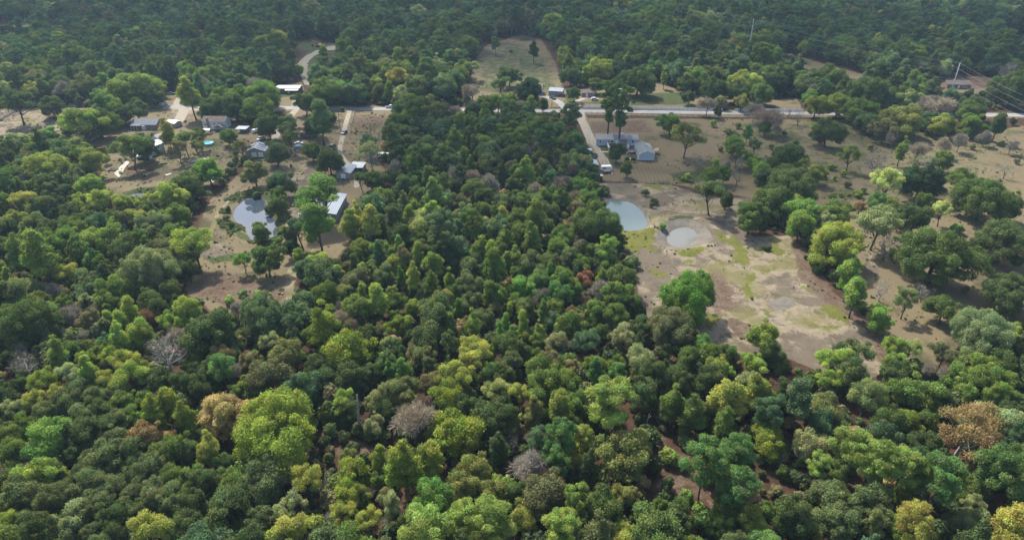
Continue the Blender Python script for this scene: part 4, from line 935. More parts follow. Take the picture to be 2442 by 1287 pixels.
TINT = dict(d=(.041, .062, .020), x=(.024, .043, .018), g=(.066, .087, .034), m=(.066, .099, .022), f=(.062, .118, .018), l=(.125, .172, .036), e=(.075, .140, .030),
    v=(.105, .135, .020), y=(.165, .180, .042), yy=(.165, .160, .038), s=(.150, .175, .090), c=(.050, .088, .044), p=(.062, .118, .036), pl=(.122, .168, .042),
    b=(.20, .155, .075), o=(.135, .100, .047), r=(.155, .078, .047), k=(.105, .095, .050), w=(.42, .40, .37), g2=(.22, .20, .18), lp=(.20, .235, .09))
WORD = dict(d='dark green', x='very dark green', g='grey green', m='mid green', f='vivid green', l='light green', e='bright emerald', v='vivid olive', y='yellow green', yy='golden yellow',
    s='pale silvery', c='blue green', p='deep green', pl='pale green', b='tan', o='orange brown', r='rust red', k='olive brown', w='white', g2='grey', lp='pale lime')
LEAF = 2.1
TWIG_TINT = dict(k=(.27, .24, .20), b=(.33, .27, .20), r=(.25, .17, .135), s=(.30, .28, .23), o=(.25, .15, .07), w=(.27, .25, .22), g2=(.2, .18, .165))
def tint(code, table=TINT):
    cs = [table.get(c, TINT[c]) for c in code.split('-')]
    return np.mean(cs, axis=0) * (1.0 if table is TWIG_TINT else LEAF * np.array([1.05, 1.02, .90]))

TREES = """13 934 41 O d
51 915 41 O d
104 905 63 N l
177 899 70 N s
215 889 47 U l
253 908 60 N y
313 899 76 N l
139 931 54 N y
82 956 60 N y
38 975 60 N s
380 912 70 O d
436 912 73 O d
474 927 63 O d
177 946 82 O g
228 956 63 O g
104 994 63 O g
152 972 63 O g
275 940 57 O g
300 953 60 O m
345 953 57 O m
380 956 41 O k
6 1013 35 O g
16 1044 63 O m
54 1022 63 O m
117 1051 104 O e|bright emerald green bushy tree among dull grey green oaks
32 1082 82 O m
101 1130 92 O l|bright yellow green rounded tree ringed by grey green oaks
196 1007 82 O g
237 991 70 O d
240 1019 70 O d
285 1007 63 O g
316 1000 57 O m
405 962 60 U v
370 994 54 U v
440 994 54 U v
357 1038 92 O o|low flat orange brown tree beside two vivid green upright trees
380 1051 60 O b
272 1063 79 O g
285 1082 108 O g
221 1098 57 O g
196 1038 79 O d
177 1070 57 O d
32 1142 63 O g
127 1146 70 O d
386 1082 76 O d-m
427 1070 76 O m
452 1082 57 O g
364 1108 76 O g
319 1130 70 O g
478 1038 47 O g
484 1076 38 U y
196 1130 70 O g
221 1155 95 O g
259 1158 70 O g
51 1180 95 O g
127 1196 82 O g
98 1174 57 O d
237 1193 76 O g
316 1180 60 O g
411 1142 70 O m
452 1142 70 O m
487 1158 70 O d
373 1184 73 O s-g
411 1196 76 O g
459 1206 76 O d
164 1234 89 O s-g
221 1218 70 O g
275 1237 73 O d
319 1215 60 O g
25 1244 54 O l
85 1256 82 O g
19 1209 57 O g
357 1260 104 N y|pale yellow green open tree standing above dark oaks at frame bottom
319 1256 41 O m
133 1269 63 O d
221 1272 57 O g
269 1272 63 O d
443 1250 82 O d
481 1263 44 O l
535 984 120 O b|big tan brown round tree beside the large bright olive tree
577 940 54 O m
627 940 57 O d
656 1016 202 O v|very large bright olive green tree with spreading lobed crown
722 931 89 O c
640 899 95 O d-k
766 899 79 O d
830 899 73 O d
886 896 54 O d
814 953 63 N l
830 984 51 O d
861 984 19 T k|tall broken grey trunk standing in dark shade
893 953 38 N s
924 943 79 O m-k
785 1070 28 S b
830 1098 51 O m-k
899 1089 47 U v
501 1067 54 U y
535 1111 60 O m-c
592 1117 63 O d
637 1133 104 O g
551 1152 79 O m
627 1165 95 O g
545 1212 111 O d
561 1184 89 O d
621 1237 73 O g
694 1114 54 O k
735 1142 82 N y
697 1212 76 N s
703 1256 120 N y|large pale yellow green airy tree at bottom edge by lichen grey snags
782 1149 47 B s
845 1133 79 O v
836 1180 73 O v
874 1180 41 B s|silvery lichen covered snag against olive green crown
899 1142 47 O m
823 1228 73 N y
871 1234 70 N y
785 1228 47 B s
871 1260 47 B s
807 1278 57 N y
918 1184 47 O k
966 896 47 U e
963 940 79 O m-k
919 972 57 O d
1033 915 57 O k
1061 937 85 N v
1096 899 82 N y
985 1013 108 W b|grey brown leafless dome shaped tree beside deep shade
1011 962 41 W r
1049 1003 47 O v-k
1102 972 76 O d
1166 984 89 O d
1204 1003 79 O d
1099 1032 114 O v|olive green dome with a bare dead limb low on its side
1185 927 70 N s-y
1238 940 63 N y
1295 915 89 O m
1352 915 73 O m
1327 978 57 U m-y
1276 981 51 U v-k
1371 965 79 O m
963 1101 95 U v|vivid olive green tall tree with pale trunk, first of a pair
1020 1098 73 U y-v
1223 1057 47 B s|pale grey leafless upright branches in front of grey oaks
1270 1114 101 W k|brown twiggy tree with bare white branches arching over
1191 1063 47 U d
1283 1051 51 P c
1340 1038 70 P p
1321 1070 57 P p
1330 1108 47 P p
1387 1044 47 P y
1368 1098 54 O y
1134 1120 82 O v-k
1102 1165 82 O v-k
1178 1171 73 O v-k
1030 1184 82 P e
1295 1174 114 O g-k|big round dull olive oak below bare white branches
1004 1253 120 P pl
1162 1209 70 P pl
1172 1244 95 P pl
1102 1234 76 P pl
1058 1282 47 P pl
1374 1174 54 P pl
1333 1247 85 P pl
1245 1228 66 O y
932 1206 63 N s
919 1244 47 B s
1232 1184 57 O d
1454 950 108 P pl|bright green irregular pine with layered tufts above reddish clearing
1527 937 73 O d
1612 953 70 U m
1647 984 63 U m
1603 984 63 O d
1739 943 85 U y
1730 1007 57 U m
1802 931 76 U m-y
1685 908 73 O d
1556 899 76 O d
1619 896 63 O d
1489 1086 133 O v-k|large olive brown leafy tree beside reddish open ground
1594 1089 54 S m-l
1682 1108 92 P p|single green pine on bare dark trunk over reddish pine straw
1752 1142 82 P p
1764 1063 73 P p
1748 1101 57 P p
1831 975 63 P c
1831 1044 76 O v
1439 1212 92 O m-d
1486 1184 63 O y-k
1527 1222 47 O m
1571 1206 41 O m
1619 1222 73 O m-d
1635 1184 38 S e
1669 1209 38 S l
1571 1266 136 O d-m|big dark green dome cut by the bottom edge below reddish ground
1495 1278 70 O y
1730 1212 73 O m-d
1723 1253 63 O m
1793 1244 76 O m-y
1828 1228 47 O m
1831 1278 38 O yy
1363 1244 32 P pl
1540 1003 13 T k
1980 899 63 N l
2037 899 82 O d
2148 896 82 O d
2069 943 101 N m-s
1970 972 79 O m-k
1999 1000 63 O g
2132 937 54 O m
2201 937 101 O m
2236 953 63 O d
2290 905 73 O m
2353 902 79 O m
2401 908 63 O m
2369 940 57 O l-m
2416 946 54 O m
2312 1016 164 X o|big sparse orange brown tree with white branches showing
2416 984 63 O d
2160 1000 57 O v
2211 1003 51 O m
2119 1013 79 O m-d
2195 1057 73 O d
2037 1057 76 P pl
2078 1086 82 P pl
2157 1089 82 P pl
2195 1133 57 P pl
2255 1130 95 P p|green pine leaning over its long bare dark trunk
1961 1095 51 P pl
1961 1060 44 O s
2012 1127 63 O m-d
2119 1127 32 B s
2315 1165 63 O m
2322 1199 47 N s
2397 1108 104 P p-d|dark green pine in deep shade by the orange brown tree
2426 1038 47 P c
1993 1190 104 O g
2084 1196 101 O g
2163 1190 54 O v
2005 1244 95 O g
2179 1234 82 P yy|yellow gold tufted crown at bottom edge near leaning pine
2144 1256 63 N m
2268 1244 51 O g
2315 1237 73 O s-g
2404 1253 95 U yy|bright yellow tree in the bottom corner of the woods
2337 1272 47 O s
2432 1190 25 P c
1948 1282 19 U yy
12 595 37 O d
47 610 52 U l-m
104 622 80 U l-m|tall light green tree with slim dark trunk, bigger of two
10 642 27 U l
15 662 30 U l
45 702 40 O g
10 699 27 O m
154 655 55 N y
172 612 37 U m
184 600 50 U m
204 667 60 O g
221 622 47 O v-k
254 640 27 S v
264 697 72 O m-l
298 597 62 O g
358 645 124 O g-s|wide greyish olive oak with frosted pale top
398 605 70 O d-k
448 642 50 O d
80 684 50 N s
127 704 55 W k
149 697 37 O k
204 719 32 N s
231 739 32 W b
179 749 57 W k
172 769 37 W k
216 764 45 O k
273 729 45 O m
313 739 45 U l-y
358 719 57 O m-d
368 737 50 O d
348 759 50 W o
318 702 35 O m
445 739 65 O l|bright lime green bushy tree at edge of shaded brown field
398 747 35 S e
286 769 37 U l
254 759 27 U l
398 766 45 O l
428 774 37 O l
460 776 32 O l
60 776 114 O m-d
30 754 62 O m
109 759 72 O m
122 796 55 O d
159 794 32 N s
50 831 55 B w|upper bleached fallen dead tree in dark gap by left edge
60 873 70 B w|lower bleached fallen dead tree in dark gap by left edge
27 853 37 O d
129 849 60 U l-m
99 834 32 O g
172 824 40 W k
194 804 37 W k
224 829 35 O k
239 791 37 W k
206 851 45 N l-m
288 814 45 U l
336 801 70 O l
296 834 45 O l
261 849 50 N l
298 866 75 N y
333 883 50 O y
420 801 55 W b
395 846 124 B w|large white leafless dead tree sprawling beside lime green crowns
472 804 65 O d
467 856 37 O m
579 617 42 N e|small feathery bright green tree leaning on brown bare ground
636 617 77 O d-m|dark green tree standing alone on bare ground below reflective pond
691 587 42 O x
714 610 32 O l
758 620 52 O y-l|yellow lime top beside the pair of blue green oaks
726 640 55 O c
768 662 85 O d-c
798 637 30 O d
863 642 32 U l
833 637 32 O k
848 672 75 O g-k
912 652 57 O g
830 699 40 N s-y
863 704 27 U l
905 714 52 U l
848 737 72 O m
549 714 32 S e-l
577 699 22 S e
617 704 30 S e
619 754 119 O c-g|wide blue grey green oak with greyish dead top
564 734 42 W k
512 786 112 O d
649 734 30 O m
714 727 92 O c-d|blue green round oak on a clear single trunk
666 774 40 O c
786 747 32 O l
766 779 75 U v
811 764 60 W b
838 784 50 W b-o
811 742 37 W k
820 841 104 O v|large bright olive dome shaped tree above dark oaks
761 871 65 O d
748 804 50 O m
686 849 87 O m-k
639 816 50 N s
594 861 50 O k
661 799 40 O m
525 846 55 O k-b
559 846 32 O m
465 878 37 O d
557 883 45 W k
880 799 50 O d
868 819 40 O d
922 866 57 O c-m
932 821 42 O s-m
932 784 45 O v
930 729 35 O m
942 754 32 O m
950 595 32 U e
930 610 22 U e
962 612 37 U k
947 632 47 O v-y
997 612 35 U m-l
1027 625 55 U m-l
932 689 30 N s-l
957 660 22 U e
985 665 40 U l-y
1029 682 37 U m
1007 707 32 O g-s
942 719 45 O m
987 729 40 O l
1057 719 55 O v-k
1039 729 40 O m-l
1074 672 37 U l-m
1082 640 32 O c
1124 640 65 O g
1156 647 50 O g
1139 607 50 U l-m
1166 607 35 U l
1191 595 45 O m-g
1228 610 40 U m-l
1208 622 27 U l
1265 635 70 O g
1313 625 42 O g
1273 595 40 O d
1236 642 40 O m
1328 592 55 O e-m
1360 612 50 O g
1385 587 37 W s
1387 630 40 O m
1313 652 27 U e
1343 672 67 O m
1241 682 60 O e|bright emerald leafy tree beside a dark gap of orange litter
1119 687 65 O g
1089 694 50 O m
1124 717 57 O g
1173 704 45 U m
1198 702 27 U l
1226 719 47 O m
1253 734 50 O m-g
1370 699 37 O m
1323 734 50 O m
1096 737 27 U e
1149 759 55 O d-g
1181 742 45 O g-k
1213 739 22 U l-y
1248 764 35 U l
1039 759 99 O g-d
957 774 55 O m-v
912 734 32 O m
910 784 37 O k
1017 799 82 O d-g
1074 786 32 U m
1134 784 45 U m-l
1203 776 27 U e
1198 799 30 U e
1223 801 32 U e
1288 789 27 U l
1283 811 47 O v-m
1298 742 30 U l-m
1355 779 65 O m
1328 816 57 O s-k
1345 829 37 W b
1126 824 80 N y|tall pale yellow green tree rising over dark oaks
1111 861 75 N y
1169 841 37 O l
1211 829 70 O d-m
1236 836 62 O d
1221 868 52 O g
1280 849 32 O m
1310 849 45 O k
999 853 67 O m-k
982 829 30 W b
1283 883 65 O m
1171 883 42 O e
1362 878 42 O k-b
1392 804 37 O m
1449 587 42 P e-l|bright green pine top at woods edge by weedy bank
1412 597 32 O m
1457 632 60 O m
1395 662 41 O r|rust red dead leaved tree among green oaks
1425 694 55 W k|grey leafless tree below the rust red tree
1435 662 30 U l-m
1479 662 82 O d-m
1499 635 32 O d
1509 625 40 S g
1469 709 77 O m
1504 724 60 O m-d
1425 739 65 O m
1469 754 67 O m
1402 717 30 W r
1392 744 37 O d
1372 764 55 O m-k
1387 762 22 O b
1524 776 60 O d
1641 709 129 O f|vivid green round tree standing alone on sandy clearing
1604 779 114 O d-k|dark olive oak just below the lone vivid round tree
1636 791 70 O d
1584 836 37 O d
1482 804 62 O s-k
1432 791 37 O m
1524 849 80 X s|pale leaved tree with white forked limbs
1681 824 62 O e|bright emerald low tree in the shadow end of clearing
1693 849 50 O m
1735 849 57 O m-d
1706 876 57 O m-y
1643 858 62 O d-m
1420 876 57 O m-v
1469 866 45 O m-v
1733 888 37 N l
1822 799 75 O m-v|mid green tree at lower end of the sandy clearing
1837 841 55 O d
1798 868 50 O l
2029 655 62 U e-l
2044 692 65 U e-l|bright green tree group member beside the white dead tree
2104 690 60 B w|bright white leafless dead tree at pasture edge
2059 737 25 S d
2099 757 65 O e-l|bright green bushy tree at end of red soil bank
2163 715 62 N m-s|thin grey green tree on dry straw grass
2203 695 45 B s
2253 734 67 O m-d|mid green tree standing in dry pasture below huge oak
2298 749 30 S e
2397 690 109 O d-g|huge grey green oak at right edge, lower one
2345 799 119 O c-s|wide pale blue green tree in lower right pasture
2417 787 40 O l-y
2133 829 50 O l
2173 829 50 N l-s
2138 859 50 O e-l
2041 839 82 N d-g|dark sprawling open tree at the foot of the sandy clearing
1992 854 80 N l|light green open tree with forking limbs beside dark sprawling tree
2250 841 70 N d-k
2211 884 32 W k
2255 896 45 W k
2315 859 62 O s-m
2377 856 75 O d-m
2340 879 70 O m-v
2303 926 62 O m-l
2427 839 37 O d
37 332 55 N s
117 320 42 O e
82 337 50 O m
32 357 50 O d-c
82 357 50 O m
139 350 55 O m-c
174 340 32 N y
189 345 50 N s-m
149 375 57 O d-c
211 385 65 O y-m
107 397 107 O y-m|broad yellow green crown over shaded woods below pale field
32 419 57 O m
62 424 45 W k
22 439 37 O l
119 439 75 O d
179 419 45 O g
194 439 45 O g
226 444 62 O e-l|round bright green tree by mown strip of small pond
246 362 30 N k
147 459 50 O d
15 484 45 W k
55 482 67 O y
102 496 55 O g-d
144 506 45 O x
184 496 42 O m-y
32 524 57 O m-y
82 539 62 O g
119 551 55 O d
17 549 55 O d-g
25 581 37 O m
199 472 47 N l
239 479 60 N l-y
288 484 55 N l-y
333 482 35 N l-y
318 516 57 N y
365 474 42 N l-y
408 469 67 O y-l|yellow green round tree beside the small grey pond
420 511 65 O m
219 506 42 O m-y
273 511 45 O m-d
298 531 57 O d-k
361 539 75 O d-s
234 539 50 O c
278 541 37 O m-l
199 529 50 O d
186 581 45 U l-m
249 571 80 N l-m
219 598 62 O m-l
378 588 67 O d-k
462 576 94 N l|light green airy tree with dark trunk beside sandy bank
455 439 75 O d-m
472 419 42 O m
497 407 62 O e
433 459 50 O d
308 350 82 N m|tree on tall bare trunk in the yard by white house
343 347 65 O d|dark tree pressed against the white two storey house
398 312 42 U yy|yellow tree standing by the grey roofed house
440 330 55 N s-m
472 325 42 N m
423 355 45 N k
815 260 15 S d|dark round bush at road edge by dirt track
947 260 42 O c-l
974 250 50 O m
1016 250 50 O k-y
972 282 50 O m-l
954 302 65 O d-m
939 324 55 O d
964 324 60 O d
984 342 62 O d-g
949 364 50 O c-d
1049 267 55 O g
1086 270 45 W b
1019 277 37 O k
1036 295 40 O m-d
1071 295 35 O g
1093 290 40 U m-l
1121 280 37 O m
1131 257 37 O c
1158 250 45 O m
1158 272 37 U l-m
1188 245 40 O m-l
1210 252 45 O c-m
1238 257 32 W s
1260 262 37 O c
1267 250 25 U l
1208 287 65 O c-d
1165 295 45 O m-l
1245 290 45 O d
1272 295 55 O m-d
1260 312 57 O m-d
1285 305 37 O m
1198 315 42 O m-l
1223 307 40 O m
1034 324 50 O c-d
1061 334 37 O d
1086 334 45 U l-m
1116 322 32 O l-m
1131 332 27 W r
1148 312 35 O m
1148 344 50 O m-l
1180 332 50 O d
1198 349 65 O d
1233 339 37 O m-y
1277 334 45 O d
1250 364 52 W k
1285 352 45 W k
1011 369 60 O d-m
984 389 37 U m
1054 367 37 U m
1091 364 42 O m
1108 377 27 U m-l
1123 394 22 U m-l
1168 384 65 O d
1148 364 45 O d-m
1049 392 50 O d
1078 389 55 O d-c
1021 416 37 U m
1036 421 32 O m
1093 416 50 W k
1123 421 45 W b
1061 436 45 W k
1086 446 37 O d
1141 454 55 O d-m
1168 441 50 W k
1156 469 50 O d
1198 412 40 O d
1220 436 45 O d-g
1253 409 45 U l-m|light green upright tree standing out of dark central woods
1262 434 42 O l-m
1277 404 22 W k
1223 399 37 O k-d
1240 384 30 W k
1195 479 40 O g
1113 469 32 W r
1093 484 45 O g-k
1108 506 50 O g-s
1151 501 40 O m
1188 499 50 O d-m
1277 456 50 W b
1267 481 75 O d-m
1223 469 37 O d
1039 469 50 U c-l|pale jade green tree catching light in dark central woods
1066 481 45 O c
1029 499 42 U l
996 464 45 O m
1016 469 32 O m
964 439 50 O c-d
959 479 27 U s-m
939 464 40 O d
939 508 45 O c-d
977 518 30 U l-m
932 528 40 W s|pale grey leafless tree behind yellow green pair
1011 516 62 O s-y
1011 541 55 O s-y
850 511 35 U y
877 528 62 U y|yellow green upright tree by shed grass, bigger of pair
837 536 50 U m-y
1093 546 37 O e
1148 536 47 O s
1198 523 32 U y
1185 536 45 O m
1235 521 50 O m-d
1235 541 32 O m
1287 516 37 O m
862 424 50 N d-m|leaning tree with bare limbs beside white barn roof
894 424 50 O d-m
885 369 65 X s|half dead grey tree by the dirt track
880 339 50 N c
942 399 40 W s
1349 342 60 O d-m|big dark green oak overhanging gravel drive
1329 374 35 O k-m
1364 387 50 O m-s
1396 384 37 N s
1406 412 47 O x|very dark oak pressed against metal shed
1362 409 37 W r
1334 437 60 W k-r
1294 402 45 O k-m
1337 387 27 O c
1389 424 30 O e-m
1379 442 50 O e
1404 447 42 O e
1406 476 50 O e-m
1374 471 42 W b
1334 479 47 O e-m
1307 509 57 O d-g
1342 544 32 O m
1374 496 37 O k
1419 531 99 O d-m|large dark oak beside the milky green pond
1478 576 30 O d
1349 568 45 O m
1270 571 45 U l-m
1205 566 37 U l-m
1471 360 42 O d|dark tree in the yard before mobile home deck
1495 403 30 O m|small green tree alone on mown lawn below shrubs
1495 381 13 S d|round clipped dark shrub, nearer the yard tree
1511 381 14 S d|round clipped dark shrub, nearer the second house
1441 454 37 S d
1454 248 47 Q p-d|tall pine with two tiered crown behind mobile home
1484 250 56 Q p-d|tallest pine behind mobile home, fuller crown
2027 372 45 N l-m|light green tree on thick dark trunk in dry pasture
2086 390 72 B g2|large bare grey tree in pasture behind pale lime tree
2121 430 77 N lp|pale lime blossomed tree against very dark oak
2196 430 97 O x|very dark dense oak beside pale lime tree
2211 387 50 B s
2151 357 32 U l-m
2188 357 50 W b
2245 382 45 O m
2049 462 27 S l
2009 464 15 S l
1982 397 22 S l
2012 415 20 S l
2091 479 50 O e-c
2124 482 32 O l
2345 472 124 O d-m|huge dark green oak in pasture, uppermost at right
2288 422 62 N m
2409 489 62 O m-d
2385 509 37 O m-y
2250 497 57 N lp|pale lime tree with tufted clusters beside dark oak thicket
2186 514 80 O d
2203 479 37 O m
2128 499 50 O m
2096 529 107 N s-g|feathery grey green tree behind bare grey tree
2051 499 37 N o|orange tan tree on forked dark trunk
1997 504 70 O m
1949 504 37 O e
1969 526 50 O s
1999 576 134 O y-v|great olive gold oak at end of pasture hedge
2116 581 92 B g2|bare grey branched tree on tan ground by olive oak
2161 571 32 W k
2283 546 35 S e
2235 606 174 O m-d|huge spreading mid green oak in middle of pasture
2390 576 119 O g-d|huge grey green oak at right edge, upper one
1600 290 57 O d-e|deep green tree on lawn right of pines, nearer road
1637 327 72 N v-k|olive drooping tree with exposed limbs in pasture
1702 295 22 S l
1664 379 35 B w|small white leafless shrub tree on pasture
1640 424 25 S l-y
1692 417 42 O l-m
1709 409 27 U l
1727 414 37 O e-d
1699 456 85 N d|dark spreading tree with visible limb over bare soil
1732 476 35 O d
1759 422 37 B k|tall dark leafless snag at field corner
1761 389 37 B s
1744 320 40 N k-s
1749 347 40 O e
1784 315 22 U e
1759 359 45 N m
1801 342 40 N g
1789 377 27 O e
1801 387 37 O e-l
1826 302 32 O m
1829 282 75 W b-r|pinkish brown leafless thicket tree beside the road
1799 267 45 W k
1906 280 37 B k
1883 267 20 B k
1973 317 67 O g-d|lone grey green round oak casting shade on straw field
1876 379 75 O d
1819 409 50 O e-l
1913 392 42 N m-y
1829 422 55 O d-c
1871 414 57 O c-m
1883 449 119 O d|broad dark oak clump head above pasture hedge
1950 409 50 O m-y
1833 484 75 O d-m
1791 516 77 O d-m|dark oak leaning over bare brown ground
1901 484 37 U y
1921 509 80 O e
1908 538 62 O e-l
38 246 77 N d|dark tree with leaning trunk at pale field
121 167 51 O m
85 195 59 O k
205 205 67 O k-m
321 205 103 O m-l
364 223 59 O g
123 251 59 O d
256 256 64 O l-m
323 256 56 O d
195 287 103 N m-l
264 287 38 O d
456 231 51 U y-m
513 256 64 O d
533 231 64 O m
500 192 64 O m
587 231 77 O e-m
626 223 90 O m-e
615 256 77 O m
677 290 51 N c
728 244 51 O d
764 279 67 U m-c|tall columnar vine clad tree by brown roof house
790 282 26 O d
777 218 72 O m
846 218 64 O d-c
905 218 38 O d
956 226 44 N s
951 187 56 N y-o
633 110 56 O m-y
674 144 46 O yy
685 82 38 O l-m
710 167 26 O l
823 110 51 O l-m
844 100 51 O d
921 159 51 O l-m
887 164 51 O m
982 154 67 O m
1092 141 28 U o-y
1123 159 44 N m-s
1182 103 21 U m-s
1195 203 46 N c-m
1200 177 46 N d
1126 218 51 W b
1219 123 10 S d
1273 118 26 U d|dark narrow tree alone on far meadow
1242 138 23 B g2|bare tree alone on far meadow
1215 179 46 O d
1262 215 56 O x|very dark round tree beside dark roofed house
1362 179 51 O d-c
1369 221 33 O c-d
1431 167 67 O m-y
1423 200 38 O m-d
1521 190 85 O d
1585 185 21 U l
1644 228 33 O d
1636 197 51 O d
1703 213 64 O d
1779 197 67 O y-l|bright yellow lime tree behind the road trees
1764 154 38 O l
1731 144 46 O l
1756 218 59 O d-g
1721 241 28 O s-k
1769 241 38 O k-y
1687 249 51 W b|pinkish leafless tree by white fence
1713 267 21 O d
1482 144 46 O l-m
1551 133 51 O m-l
1644 141 33 O k
1295 249 26 O d
1947 252 55 O m-y|first of the trees lined along the road
2000 250 63 O m-y|taller tree lined along the road
1818 223 53 O m
1853 184 79 O d
1916 189 60 O c-m
1979 189 79 O d-m
1931 229 39 O e
2076 223 110 O d
2052 266 71 O m
2076 268 45 O l-m
2113 250 34 B s
2168 234 53 O s-m
2210 244 66 W b-k
2244 258 68 W b
2231 218 34 O k
2268 237 53 O c
2152 284 100 O v-k
2221 284 53 O d-c
2252 297 58 O m-y
2110 310 53 O k
2381 292 39 U d|dark tree beside the road at right edge
2318 266 66 O d-c
2323 292 60 O m
2402 171 58 B s|bare grey tree near brick house under power lines
2418 214 87 O d
2076 289 53 O c-d
765 461 122 N e-m|broad bright green tree overhanging the white metal roofed barn
758 534 72 U e-m|tall upright green tree in front of the white metal roofed barn
716 547 72 N x-c|dark bluish tree with clear trunk at barn corner
671 435 65 O d-c
665 492 40 O m-d|small bushy tree on the right bank of reflective pond
620 549 50 O d-m|small dark tree standing at near edge of reflective pond
606 412 55 O m-k
786 384 62 O d
744 358 45 O m-d
658 365 54 O c-d
690 310 52 N g-d
805 380 28 O k
543 324 37 O m-e
562 382 19 S d
575 351 37 N k-m
551 394 22 S d
545 408 22 S m
537 420 24 S d
529 433 24 S k
560 366 14 S d
690 415 16 S k
620 385 14 S g
655 470 18 S d
648 487 16 S m
668 555 16 S m
664 575 18 S e
545 500 16 S d
540 520 18 S k
552 540 16 S d
1760 300 18 S m
1840 350 16 S g
1900 340 18 S m
1870 318 14 S d
1955 335 16 S k
2010 330 14 S l
1720 355 16 S k
1990 425 14 S l
2150 420 18 S k
2180 395 16 S k
2320 350 18 S k
2390 340 14 S l
2060 455 16 S m
1825 590 18 S d
1835 593 12 S d
1560 478 22 S d
1556 491 16 S d
1540 460 20 S g
1580 538 22 S e
2290 338 44 W k
2350 326 38 W k
2412 348 34 W k
2246 350 44 W b
2400 405 40 B s
2425 385 16 S k
2130 330 34 W k
2165 345 26 S m
2075 350 16 S k
1735 395 24 W k
1850 312 34 W b
1985 470 22 S m
2020 440 18 S k
2130 610 26 S m
2300 690 20 S k
2180 700 16 S m
2330 560 18 S k
560 258 62 O d
640 298 60 O d-m
748 298 52 O d-c
690 330 46 N g-d
236 296 72 O m-d
284 270 62 O d
470 348 44 N k-m
664 470 44 O d-m
690 560 34 O m-d
640 500 24 S d
612 462 22 S d"""
rows = []
for ln in TREES.strip().split('\n'):
    a, _, lab = ln.partition('|'); x, y, w, s, c = a.split(); rows.append((float(x), float(y), float(w), s, c, lab))

LANDMARKS = [("reflective pond", 605, 520), ("milky pond", 1490, 510), ("muddy pond", 1627, 557), ("metal roofed barn", 770, 495), ("mobile home", 1470, 335), ("gabled house", 1535, 362),
    ("sandy clearing", 1800, 690), ("open sided shed", 1415, 385), ("two storey house", 360, 360), ("turquoise pool", 495, 338), ("cream topped barn", 832, 410), ("paddock", 880, 300), ("dirt track car", 822, 315), ("far meadow", 1230, 150)]
SHORT = {  # landmark trees: (start of the label) -> short name
 "rust red dead": "rust red tree", "big sparse orange": "big orange brown tree", "very large bright": "largest olive tree", "big tan brown": "big tan tree", "large white leafless": "sprawling white dead tree",
 "vivid green round": "lone vivid round tree", "bright white leafless": "white pasture snag", "low flat orange": "flat orange brown tree", "tall broken grey": "broken grey trunk", "grey brown leafless": "grey brown leafless dome",
 "single green pine": "pine over red straw", "tall pale yellow": "tall pale yellow tree", "large pale yellow": "big pale yellow tree", "bright emerald green": "emerald tree among oaks", "bright yellow green": "yellow green round tree",
 "wide greyish olive": "frosted greyish oak", "wide blue grey": "wide blue grey oak", "large bright olive": "bright olive dome", "pale leaved tree": "white forked tree", "huge spreading mid": "huge pasture oak",
 "great olive gold": "olive gold oak", "pale lime blossomed": "lime blossomed tree", "huge dark green": "uppermost huge oak", "yellow green round": "yellow tree by pond", "light green airy": "airy bank tree", "light green upright": "central light tree",
 "pale jade green": "jade green tree", "large dark oak": "big pondside oak", "big dark green": "drive oak", "bright emerald leafy": "emerald gap tree", "pale yellow green": "bottom yellow tree", "upper bleached": "bleached fallen trees", "tall light green": "tall light pair",
 "bright yellow tree": "corner yellow tree", "green pine leaning": "leaning pine", "big round dull": "round dull oak", "large olive brown": "big olive brown tree", "broad yellow green": "broad yellow crown", "olive green dome": "bare limbed dome",
 "bright lime green": "lime bushy tree", "broad dark oak": "pasture hedge clump", "bright yellow lime": "yellow lime road tree", "lone grey green": "lone straw field oak"}
for x, y, w, s, c, lab in rows:
    for k, v in SHORT.items():
        if lab.startswith(k): LANDMARKS.append((v, x, y))

NAME = dict(O='oak_tree', U='upright_tree', N='airy_tree', P='pine_tree', Q='pine_tree', W='leafless_tree', B='dead_tree', X='airy_tree', S='shrub', T='dead_tree')
NOUN = dict(O='round oak', U='upright tree', N='airy tree', P='pine', Q='pine', W='leafless tree', B='dead tree', X='sparse tree', S='shrub', T='snag')
GROUP = dict(oak_tree='oaks of the woods and pasture', broadleaf_tree='leafy trees of the woods', upright_tree='upright trees of the woods', airy_tree='airy crowned trees', pine_tree='pines', leafless_tree='leafless trees', dead_tree='dead trees', shrub='shrubs')
DARK = set('d x g c k s'.split())
used, spots = {}, []
prnd = random.Random(5)
def direction(dx, dy):
    a = math.degrees(math.atan2(-dy * 1.6, dx)) % 360
    return ("right of", "behind and right of", "behind", "behind and left of", "left of", "in front and left of", "in front of", "in front and right of")[int((a + 22.5) // 45) % 8]
info = []
for x, y, w, s, c, lab in rows:
    hc = 6.0
    for _ in range(4):
        p = at(x, y, hc); Wm = w / px_per_m(p)
        sh = s
        if s == 'O' and Wm > 13.5: sh = 'L'
        if sh == 'T': w0, h0 = 10.0, 5
        else: _, _, w0, h0, _, _ = PROTO[sh][0]
        k = Wm / w0; kz = k ** 0.72 * (1.0 if sh != 'W' else 1.0)
        if sh == 'Q': k = kz = max(0.8, min(1.15, k))
        hc = h0 * kz
    nm = NAME[s]
    if s == 'O' and c.split('-')[0] not in DARK: nm = 'broadleaf_tree'
    info.append(dict(x=x, y=y, s=s, sh=sh, c=c, lab=lab, p=p, W=Wm, k=k, kz=kz, nm=nm))
auto = {}
